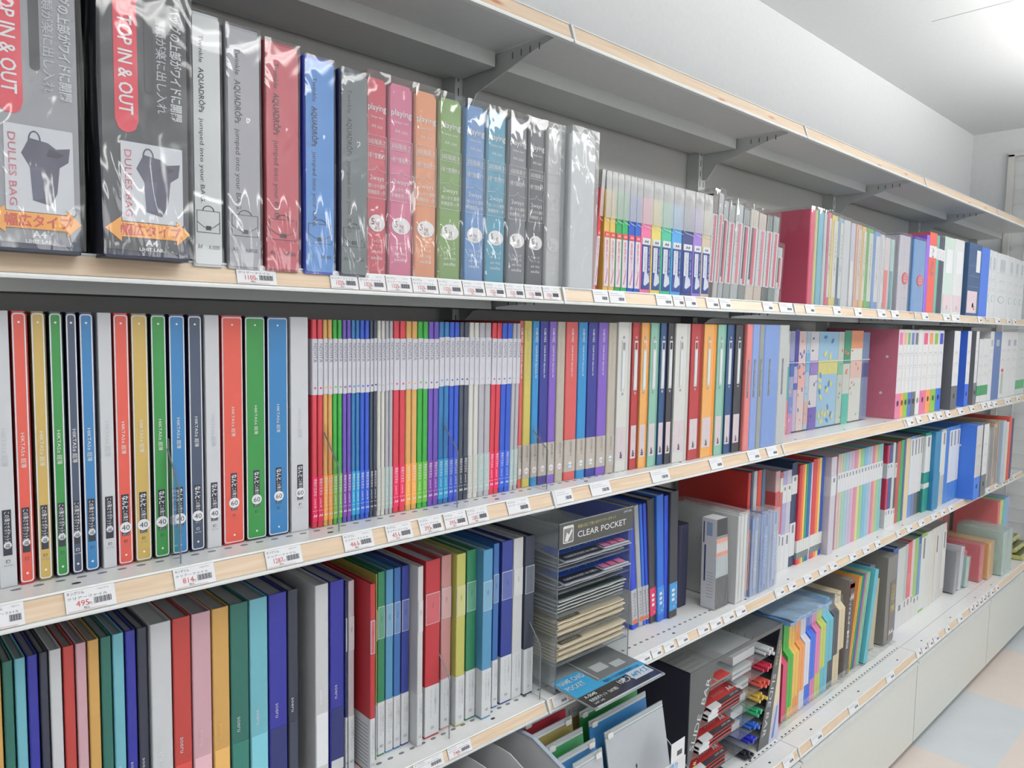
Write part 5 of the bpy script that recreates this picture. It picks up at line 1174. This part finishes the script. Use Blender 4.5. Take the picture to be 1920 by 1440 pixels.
# ---------------- bottom shelf: dark SLIDE BAR display
dx0, dx1, dy, dz0, dz1 = .460, .909, -.026, zb + .0005, .697
t = thing('slide_bar_display', 'dark grey SLIDE BAR display box with seven clear tiers, bottom shelf', 'display box', (0, 0, 0))
DK = mat((88, 90, 90), .4); DK2 = mat((34, 36, 54), .4)
b = MB()
b.prism([(dx0, dz0), (dx0, dz1), (.572, .688), (.470, .468), (.466, dz0 + .012), (.466, dz0)], dy, dy + .002, 'y', DK)
b.prism([(dx0, dz1), (dx1, dz1), (.899, .685), (.572, .688)], dy, dy + .002, 'y', DK)
b.prism([(.899, .685), (dx1, dz1), (.911, .64), (.858, dz0), (.800, dz0)], dy, dy + .002, 'y', DK)
b.make('front_frame', t)
b = MB(); b.prism([(.911, .64), (dx1 + .002, dz0), (.858, dz0)], dy, dy + .002, 'y', mat((226, 214, 186), .5)); b.prism([(.885, .46), (dx1 + .001, .48), (dx1 + .002, dz0), (.858, dz0)], dy - .0006, dy, 'y', mat((196, 200, 226), .4)); b.prism([(.872, .38), (.884, .38), (.902, .465), (.897, .465)], dy - .001, dy, 'y', mat((92, 120, 190), .4)); b.make('picture_panel', t)
MB().box(dx0, dx0 + .002, dy + .0022, .25, dz0, dz1, DK2).make('side_panel', t)
MB().box(dx1 - .002, dx1, dy + .0022, .25, dz0, dz1, DK2).make('side_panel', t)
MB().box(dx0 + .0022, dx1 - .0022, .248, .25, dz0, dz1, DK2).make('back_panel', t)
MB().box(dx0, dx1, dy + .0022, .25, dz1 - .002, dz1, ACR).make('top_panel', t)
SW = mat((214, 216, 216))
b = MB()
def slant(txt, x, z, R_, U_, size, ma, length, bold=0.0): b.text(txt, (x, dy - .0008, z), (R_[0], 0, R_[1]), (U_[0], 0, U_[1]), size, ma, length, 'l', bold)
slant('SLIDE  BAR', .4795, .50, (.442, 1), (-1, .442), .0175, SW, .172, .004)
slant('LIHIT LAB.', .4735, .40,  (.35, 1), (-1, .35), .012, mat((206, 192, 110)), .075, .012)
slant('SLIDE BAR', .868, .565, (-.30, -1), (1, -.30), .018, SW, .17, .004)
slant('LIHIT LAB.', .896, .65, (-.30, -1), (1, -.30), .0085, mat((206, 192, 110)), .07, .012)
b.make('lettering', t)
tz = [(0.8328, 0.6288), (0.8191, 0.5887), (0.8113, 0.5483), (0.7974, 0.5132), (0.7834, 0.4798), (0.7753, 0.4445), (0.7615, 0.4115)]
tz = [q[1] - .004 for q in tz] + [dz0 + .002]
for i_, z in enumerate(tz[:7]): MB().box(dx0 + .0022 if i_ % 2 == 0 else .705, dx1 - .0022, dy + .003, .247, z - .0015, z, ACR).box(dx0 + .0022 if i_ % 2 == 0 else .705, dx1 - .0022, dy + .0024, dy + .003, z - .0015, z, ACRE).make('tier', t)
RC = [('white', (222, 224, 228)), ('red', (206, 44, 74)), ('coral', (226, 96, 80)), ('yellow', (226, 190, 84)), ('green', (48, 176, 120)), ('sky blue', (50, 110, 214)), ('deep blue', (40, 52, 200)), ('black', (38, 42, 54))]
zrow = tz[:7] + [dz0 + .001]
for i, (cn, rgb) in enumerate(RC):
    z0 = zrow[i]; xr = .862 - (i * .0125) - (.0 if i < 7 else .004)
    offs = [(0, 0), (1, 0), (2, 0), (3, 0), (.5, 1), (1.5, 1), (2.5, 1), (1, 2)]
    for k, (ox, oz) in enumerate(offs[:7 if i in (0, 1, 2, 3) else 6]):
        jig = ((k * 37 + i * 11) % 5) * .004
        t = thing('slide_bar', '%s plastic slide bar in a stack inside the dark display' % cn, 'slide bar', (xr - .032 + ox * .0102, dy + .006 - jig * .9, z0 + .0052 + oz * .0086), '%s slide bars' % cn)
        b = MB(); b.rod((0, 0, 0), (0, .245, 0), .0048, mat(rgb, .3), 8); b.make('bar', t)
# red carded packs, left side of the tiers
PKX = [(2, .548), (4, .513), (6, .486), (7, .474)]
for ti, xa in PKX:
    for j in range(3 if ti < 7 else 2):
        tilt = 1 if j == (2 if ti < 7 else 1) else 0
        t = thing('carded_pack', 'red carded pack of slide bars in the dark display', 'carded pack', (xa + j * .006 + (.012 if tilt else 0), dy + .005 + j * .003, zrow[ti] + .0006 + j * .0066), 'carded packs in the dark display')
        L_ = .1 if tilt else .2
        if tilt: t.rotation_euler = (math.radians({2: 8, 4: 14, 6: 14, 7: 11}[ti]), 0, 0)
        MB().box(0, .15, 0, L_, 0, .0045, mat((206, 212, 216), .25)).make('bars', t)
        b = MB(); b.box(.0, .15, -.001, min(L_, .09), .0046, .0056, mat((206, 50, 50), .3, coat=.5)); b.box(.04, .152, -.0014, .012, .0057, .0062, mat((56, 56, 60), .3)); b.box(.0, .15, -.002, -.001, .001, .0056, mat((206, 50, 50), .3)); b.box(.06, .15, -.0024, -.002, .0, .003, mat((50, 52, 54), .3))
        b.text('A4', (.115, .020, .0065), (1, 0, 0), (0, 1, 0), .014, WHITE, .024, 'l', .03); b.text('スライドバー', (.05, .024, .0065), (1, 0, 0), (0, 1, 0), .009, mat((232, 190, 180)), .055, 'l', .01); b.text('LIHIT LAB.', (.1, .005, .0065), (1, 0, 0), (0, 1, 0), .004, WHITE, .04, 'l')
        b.box(0, .045, -.0028, .014, .0002, .0068, mat((226, 228, 230), .2, coat=.6)); b.make('card', t)
t = thing('label_sheet', 'grey printed sheet with red lettering under the top of the dark display', 'label sheet', (.475, dy + .008, tz[0] + .002))
t.rotation_euler = (math.radians(5), 0, 0)
MB().box(0, .19, 0, .2, 0, .002, mat((150, 148, 146), .4)).make('sheet', t)
b = MB(); b.box(.005, .12, .003, .04, .002, .0024, mat((190, 70, 66), .4)); b.box(.13, .185, .003, .03, .002, .0024, mat((196, 60, 56), .4))
for q in range(6): b.box(.02, .17, .06 + q * .018, .064 + q * .018, .002, .0024, mat((110, 104, 106)))
b.make('print', t)
# grey clear sleeves filling the back of the tiers
for i in range(6):
    t = thing('sleeve_stack', 'milky sleeve stack inside the dark display', 'sleeve stack', (.735, .006, zrow[i] + .0008), 'milky sleeve stacks in the dark display')
    MB().box(-.028, .083 - i * .0125, 0, .2, 0, .022, CLEART).make('sleeves', t)

# ---------------- bottom shelf: index folders with stepped tabs
IXW = [0.9490, 0.9767, 1.0100, 1.0476, 1.0826, 1.1165, 1.1531, 1.1849, 1.2231, 1.2742, 1.3126, 1.3582]
IX = [('crimson', (206, 62, 106)), ('green', (60, 168, 60)), ('yellow', (232, 188, 92)), ('orange', (236, 156, 88)), ('white', (222, 226, 236)), ('blue', (58, 110, 222)), ('lilac pink', (224, 130, 180)), ('lime', (190, 204, 100)), ('cyan', (104, 186, 206)), ('black', (70, 74, 84)), ('cream', (214, 200, 166))]
IXW[0] = max(IXW[0], dx1 + .006)
t = thing('acrylic_holder', 'clear open holder around the stepped index folders, bottom shelf', 'holder', (0, 0, 0))
hx0, hx1 = IXW[0] - .002, 1.3792
MB().box(hx0, hx1, -.0166, -.0150, zb + .0008, zb + .04, ACRT).make('front_panel', t)
MB().box(hx1 + .0005, hx1 + .002, -.0166, .2, zb + .0008, zb + .06, ACRT).make('side_panel', t)
for i, (cn, rgb) in enumerate(IX):
    xa, xb = IXW[i], IXW[i + 1]; n = 2 if i not in (0,) else 1
    for j in range(n):
        a_, c_ = xa + (xb - xa) * j / n + .0005, xa + (xb - xa) * (j + 1) / n - .0005
        st = .20 - .0 * i; zt = .302
        tabs = {0: (.02, .20), 1: (.05, .215)}.get(i, (.055 + .0065 * i, .20 + .0065 * i))
        t = thing('index_folder', '%s index folder with a stepped tab, bottom shelf' % cn, 'index folder', (a_, -.002, zb + .0006), 'stepped index folders')
        if i: t['prev'] = (IX[i - 1][0] if j == 0 else 'other ' + cn) + ' one'
        t0, t1 = tabs; e = .012
        prof = [(.0, .003), (.0, t0 - .008), (-e, t0), (-e, t1 - .012), (.004, t1 + .004), (.004, zt if i else .21), (.22, zt if i else .21), (.22, .003)]
        MB().prism(prof, 0, c_ - a_, 'x', mat(rgb, .4)).make('folder', t)
t = thing('bagged_folder', 'crumpled blue folder in a shiny clear bag lying across the index folders', 'folder', (.935, -.035, .6745))
b = MB(); wrinkled(b, 0, .27, 0, .2, .006, .016, mat((112, 168, 226), .25, coat=.8), .005, (20, 14, 3), seed=8.3, freq=17); wrinkled(b, .01, .22, -.006, .17, .019, .022, mat((170, 206, 240), .25, coat=.8), .006, (20, 14, 2), seed=2.3, freq=21); b.make('folder', t, smooth=True)
b = MB(); wrinkled(b, -.015, .29, -.022, .21, .004, .032, BAG, .008, (24, 16, 4), seed=3.3, freq=22); b.make('clear_wrap', t, smooth=True)

# wire tray with leaning folders
t = thing('wire_tray', 'low wire tray under the leaning folders, bottom shelf', 'wire tray', (1.36, -.015, zb))
b = MB()
for q in range(27): b.rod((q * .018, 0, .004), (q * .018, .24, .004), .0012, METAL, 5)
for q in (0, .12, .24): b.rod((0, q, .0025), (.47, q, .0025), .0014, METAL, 5)
o = b.make('wires', t); o['kind'] = 'stuff'
AL = math.radians(4.5)
def leanf(nm, x, y, w, h, d, rgb, label, cat, grp, ln, alpha=1, extra=None):
    t = thing(nm, label, cat, (x, y, zb + .0058), grp, math.radians(ln))
    MB().rbox(-w / 2, w / 2, 0, d, 0.001, h, .001, mat(rgb, .35, alpha)).make('folder', t)
    if extra: extra(t, w, h)
    return t
def a4card(t, w, h):
    b = MB(); b.box(-w / 2 + .002, w / 2 - .002, -.0012, 0, .02, h - .004, mat((96, 92, 90), .3, .8)); b.box(-w * .4, w * .45, -.0018, -.0012, h - .05, h - .012, mat((90, 60, 60))); b.box(-w * .42, w * .46, -.0018, -.0012, h - .026, h - .01, mat((200, 60, 70)))
    htext(b, 'A4', w * .1, h - .066, .022, WHITE, -.002, w * .6, bold=.03)
    vtext(b, 'クリアホルダー書類収納', -w * .22, h - .055, w * .3, WHITE, -.002, .17, .02); b.make('printed_card', t)
gf = 'leaning folders on the wire tray'
leanf('clear_case', 1.412, -.004, .042, .318, .22, (150, 144, 140), 'smoky clear case with A4 printed card, bottom shelf', 'file case', gf, 3.0, .75, a4card)
xs_ = [1.440, 1.454, 1.468, 1.482, 1.496, 1.510, 1.524]
for x, (cn, rgb) in zip(xs_, [('orange', (236, 160, 84)), ('amber', (222, 186, 96)), ('green', (62, 164, 84)), ('blue', (64, 116, 196)), ('salmon', (226, 140, 140)), ('mint', (150, 214, 180)), ('pale green', (166, 210, 176))]):
    leanf('thin_folder', x, .0, .007, .315, .22, rgb, '%s thin folder leaning on the wire tray, bottom shelf' % cn, 'folder', gf, 11.5)
leanf('thin_folder', 1.553, -.012, .03, .32, .22, (96, 184, 202), 'wide teal folder leaning on the wire tray, bottom shelf', 'folder', gf, 11.5)
leanf('clear_case', 1.612, .02, .045, .315, .2, (92, 106, 124), 'dark slate case leaning behind the teal folder, bottom shelf', 'file case', gf, 9)
leanf('clear_case', 1.688, .02, .045, .25, .2, (196, 184, 156), 'low beige case leaning right of the slate one, bottom shelf', 'file case', gf, 5)
def yc(t, w, h):
    b = MB(); b.box(-w * .1, w * .48, -.0014, 0, .01, h * .7, mat((116, 108, 104), .3)); vtext(b, 'クリアホルダー〈書類〉', w * .2, h * .66, w * .3, mat((216, 200, 100)), -.002, .1, .02); htext(b, 'A4', w * .15, .03, .016, WHITE, -.002, w * .5, bold=.03); b.make('printed_card', t)
leanf('clear_case', 1.79, -.0, .09, .32, .22, (150, 148, 142), 'smoky clear case with yellow lettering, bottom shelf', 'file case', gf, 1.0, .8, yc)
# upright files further right
BR = [1.8916, 1.9418, 2.0197, 2.0493, 2.0914, 2.1221, 2.1658, 2.1944, 2.2561, 2.3230, 2.3641, 2.4096, 2.4560, 2.5035]
bf2 = [('dark blue', (54, 86, 160), []), ('clear white', (206, 212, 210), [(0, .3, (220, 222, 222))]), ('silver grey', (186, 192, 192), [(0, .3, (220, 222, 222))]), ('red', (218, 104, 112), [(0, .3, (224, 224, 222)), (.5, .62, (226, 130, 136))]), ('blush white', (224, 204, 204), [(0, .3, (226, 222, 222))]), ('light green', (150, 192, 120), [(0, .25, (222, 226, 218))]), ('mid blue', (66, 104, 176), [(0, .25, (222, 226, 230)), (.25, .9, (120, 150, 206))]), ('fresh green', (150, 184, 92), [(.03, .95, (224, 228, 222))]), ('plain white', (220, 222, 218), []), ('ivory white', (222, 218, 208), []), ('off white', (216, 214, 210), [(.1, .9, (224, 222, 218))]), ('grey white', (210, 212, 210), []), ('rose white', (220, 208, 204), [(.1, .9, (226, 224, 222))])]
for i, (cn, rgb, bands) in enumerate(bf2):
    t, w = thin((BR[i], BR[i + 1]), .032, (.322, .312, .315, .317, .32, .32, .32, .325, .32, .322, .322, .322, .322)[i], rgb, '%s file standing right of the wire tray, bottom shelf' % cn, grp='upright files on the bottom shelf', row='B', bands=bands)
# bagged index cards at the far end
gz = 'bagged stock at the far end of the bottom shelf'
bagged((2.535, 2.575), .0, 'B', .19, .12, (150, 154, 160), 'silver grey pack tilted beside the white files, bottom shelf', gz, 'pack', lean=math.radians(9))
bagged((2.60, 2.645), -.0, 'B', .2, .15, (222, 224, 236), 'white pack tilted in a clear bag, bottom shelf', gz, 'pack', lean=math.radians(9))
bagged((2.665, 2.71), -.01, 'B', .145, .12, (186, 218, 210), 'mint pack tilted in a clear bag, bottom shelf', gz, 'pack', lean=math.radians(8))
bagged((2.735, 2.79), .02, 'B', .15, .15, (220, 150, 146), 'salmon pack in a crumpled clear bag, bottom shelf', gz, 'pack')
bagged((2.80, 2.865), -.03, 'B', .178, .2, (218, 112, 122), 'red index pack in a clear bag, bottom shelf', gz, 'pack')
bagged((2.875, 2.965), -.045, 'B', .178, .2, (232, 178, 112), 'orange index pack in a clear bag, bottom shelf', gz, 'pack')
bagged((2.985, 3.14), -.075, 'B', .215, .2, (186, 214, 206), 'large mint green pack in a glossy clear bag, bottom shelf', gz, 'pack', amp=.004)
bagged((2.58, 2.97), .175, 'B', .27, .05, (224, 140, 136), 'wide salmon pack laid behind the small packs, bottom shelf', gz, 'pack', amp=.003)
bagged((2.60, 3.30), .24, 'B', .30, .03, (222, 160, 150), 'large pink folder at the back of the bottom shelf', gz, 'pack', amp=.003)
for i, (cn, rgb) in enumerate((('salmon pink', (224, 124, 124)), ('butter yellow', (232, 214, 130)), ('teal', (110, 200, 186)), ('pale blue', (140, 190, 226)), ('lilac', (176, 180, 222)))):
    bagged((3.31 + i * .045, 3.352 + i * .045), .03, 'B', .29, .2, rgb, '%s folder standing at the far end, bottom shelf' % cn, gz, 'folder', bag=False)
for i in range(3):
    sheet_pack('card_pack', 'yellow green card pack in the far corner of the bottom shelf', 'card pack', 'yellow green card packs', 3.34, 3.56, -.08 + i * .03, .02 + i * .03, zb + .002 + i * .03, .02, (190, 190, 110), [('r', -.9, .9, .01, .04, (96, 104, 60))], i + 90)

# ---------------- clear dividers standing on the shelves
def divider(x, y, row, h, d, label):
    t = thing('shelf_divider', label, 'shelf divider', (x, y, ZI[row] + .0006), 'clear plastic shelf dividers')
    prof = [(0, 0), (d, 0), (d, h), (.055, h), (0, h * .62)]
    MB().prism(prof, 0, .0012, 'x', ACRT).make('panel', t)
    b = MB(); e_ = mat((120, 128, 136), .15)
    for a_, c_ in (((0, 0), (0, h * .62)), ((0, h * .62), (.055, h)), ((.055, h), (.1, h))): b.rod((.0006, a_[0], a_[1]), (.0006, c_[0], c_[1]), .001, e_, 5)
    b.make('edge', t)
    return t
for (x, y, row, h, lab) in ((-0.6663 , .008, 'M', .155, 'clear divider in front of the ribbed pocket files'), (-0.4416, .008, 'M', .155, 'clear divider in front of the orange banded books'), (-0.2173, .01, 'M', .155, 'clear divider in front of the black banded books'), (0.0017, .012, 'M', .12, 'clear divider in front of the printed clear books'),
    (-0.2221, .018, 'F', .17, 'clear divider among the label window files'), (-0.0091, .008, 'F', .17, 'clear divider at the acrylic rack')):
    divider(x, y, row, h, .035, lab)

# ---------------- price tags along the rails
def ptag(u_x, row, w, label, grp, price=None, big=False, title='キングジム', line='クリアーファイル'):
    yt, zt, yb, zb_ = RAIL[row]; sl = math.atan2(yt - yb, zt - zb_)
    hh = math.hypot(yt - yb, zt - zb_) - .0045
    t = thing('price_tag', label, 'price tag', (u_x, yb + .0004, zb_ + .002), grp)
    t.rotation_euler = (-sl, 0, 0)
    b = MB(); b.box(-w / 2, w / 2, -.0008, -.0002, 0, hh, mat((234, 236, 240), .45)); b.make('card', t)
    b = MB(); y = -.0012
    bx = w * .06
    nb = 14 if big else 7
    for q in range(nb): b.box(bx + q * w * .36 / nb, bx + (q + .35 + .3 * ((q * 7) % 3) / 2) * w * .36 / nb, y, -.0008, hh * .24, hh * (.52 if big else .5), INK)
    if big:
        htext(b, title, -w * .46, hh * .8, hh * .12, INK, y, w * .34, 'l'); htext(b, line, -w * .46, hh * .58, hh * .1, INK, y, w * .8, 'l')
        htext(b, '12617-0', w * .15, hh * .84, hh * .07, MIDINK, y, w * .22, 'l')
        if price: htext(b, price, -w * .3, hh * .24, hh * .27, mat((206, 70, 60)), y, w * .26, 'l'); htext(b, '円', -w * .02, hh * .24, hh * .1, INK, y); htext(b, '税込', -w * .1, hh * .1, hh * .09, INK, y)
        b.box(-w * .46, w * .3, y, -.0008, hh * .05, hh * .065, mat((200, 120, 110)))
    else:
        b.box(-w * .42, w * .3, y, -.0008, hh * .66, hh * .69, PALEINK); b.box(-w * .42, w * .1, y, -.0008, hh * .82, hh * .85, PALEINK)
        if price: htext(b, price, -w * .34, hh * .26, hh * .2, mat((216, 120, 116)), y, w * .24, 'l')
    b.make('print', t)
TG = [
 ('M', 'middle shelf', [(-0.8672, -0.8360), (-0.7967, -0.7451), (-0.6789, -0.6289), (-0.5602, -0.5080), (-0.4415, -0.3916), (-0.3679, -0.3203), (-0.3059, -0.2601), (-0.2557, -0.2094), (-0.2071, -0.1619), (-0.1156, -0.0615), (-0.0000, 0.0548), (0.1079, 0.1689), (0.3077, 0.3727), (0.5396, 0.5941), (0.7157, 0.7753), (0.8146, 0.8697), (1.8274, 1.8914), (1.9243, 1.9746), (2.0554, 2.1152), (2.1458, 2.2083), (2.2531, 2.3056), (2.4075, 2.4710), (2.5661, 2.6266), (2.7364, 2.8015), (2.8264, 2.8940), (2.9112, 2.9812), (3.1087, 3.1653), (3.1653, 3.2233), (3.3227, 3.3842)], ['', '495', '814', '1287', '461', '451', '395', '395', '1287']),
 ('S', 'second shelf', [(-0.6010, -0.5486), (-0.4695, -0.4265), (-0.4247, -0.3800), (-0.3781, -0.3335), (-0.3315, -0.2842), (-0.2821, -0.2351), (-0.2329, -0.1877), (-0.1853, -0.1424), (-0.1400, -0.0974), (-0.0949, -0.0528), (-0.0501, -0.0060), (0.0856, 0.1299), (0.1331, 0.1828), (0.2860, 0.3434), (0.3474, 0.3874), (0.3915, 0.4352), (0.4762, 0.5278), (0.5324, 0.5816), (0.7336, 0.7856), (0.8195, 0.9019), (0.9670, 1.0219), (1.1418, 1.1924), (1.2911, 1.3428), (1.4686, 1.5351), (1.5856, 1.6520), (1.8725, 1.9389), (2.1033, 2.1780), (2.2035, 2.3022), (2.5440, 2.5972), (2.6676, 2.7320), (2.7981, 2.8836), (2.9902, 3.0453), (3.0921, 3.1593)], ['1100', '1320', '1320', '1320', '1320', '1320', '1320', '1320', '1320', '1320', '1320']),
 ('F', 'fourth shelf', [(-0.3114, -0.2513), (-0.2410, -0.1904), (0.0148, 0.0573), (0.2763, 0.3303), (0.3343, 0.3705), (0.3807, 0.4205), (0.4333, 0.4770), (0.5200, 0.5645), (0.5740, 0.6229), (0.6329, 0.6840), (0.6944, 0.7424), (0.8971, 0.9525), (0.9778, 1.0231), (1.0765, 1.1248), (1.1747, 1.2261), (1.2486, 1.2985), (1.3947, 1.4449), (1.5010, 1.5543), (1.6046, 1.6516), (1.7745, 1.8365), (1.9004, 1.9609), (2.0233, 2.0876), (2.1663, 2.2353), (2.2739, 2.3331), (2.3734, 2.4284), (2.7891, 2.8550), (2.9056, 2.9746), (3.0456, 3.1094), (3.1654, 3.2322), (3.2810, 3.3408), (3.3814, 3.4434)], ['', '748', '']),
 ('B', 'bottom shelf', [(0.8124, 0.8724), (0.9772, 1.0445), (1.2266, 1.2976), (1.5214, 1.5917), (1.7828, 1.8475), (1.8585, 1.9144), (1.9257, 1.9719), (1.9836, 2.0432), (2.1171, 2.1679), (2.2665, 2.3280), (2.4271, 2.4710), (2.4859, 2.5309), (2.5462, 2.5925), (2.6081, 2.6477), (2.6637, 2.7042), (2.7206, 2.7706), (2.8044, 2.8561)], []),
]
for row, rn, spans_, prices in TG:
    prevr = -9
    for i, (xa, xb) in enumerate(spans_):
        if xa < -.9: xa = -.9
        if xb - xa < .008: continue
        km = round(((xa + xb) / 2 - .45) / .9); lo, hi = km * .9 + .008, km * .9 + .892   # keep off the rail joints
        xa, xb = max(xa, lo, prevr + .0006), min(xb, hi); prevr = xb
        if xb - xa < .008: continue
        pr = prices[i] if i < len(prices) else None
        lab = 'white price tag with barcode on the %s rail' % rn
        if row == 'M' and pr and i in (1, 2, 3): lab = 'white price tag reading %s, middle shelf rail' % pr
        if row == 'S' and i == 0: lab = 'white price tag reading 1100 on the second shelf rail'
        ptag((xa + xb) / 2, row, xb - xa, lab, 'price tags on the %s rail' % rn, pr or None, big=(xb < .02))

finish_labels()
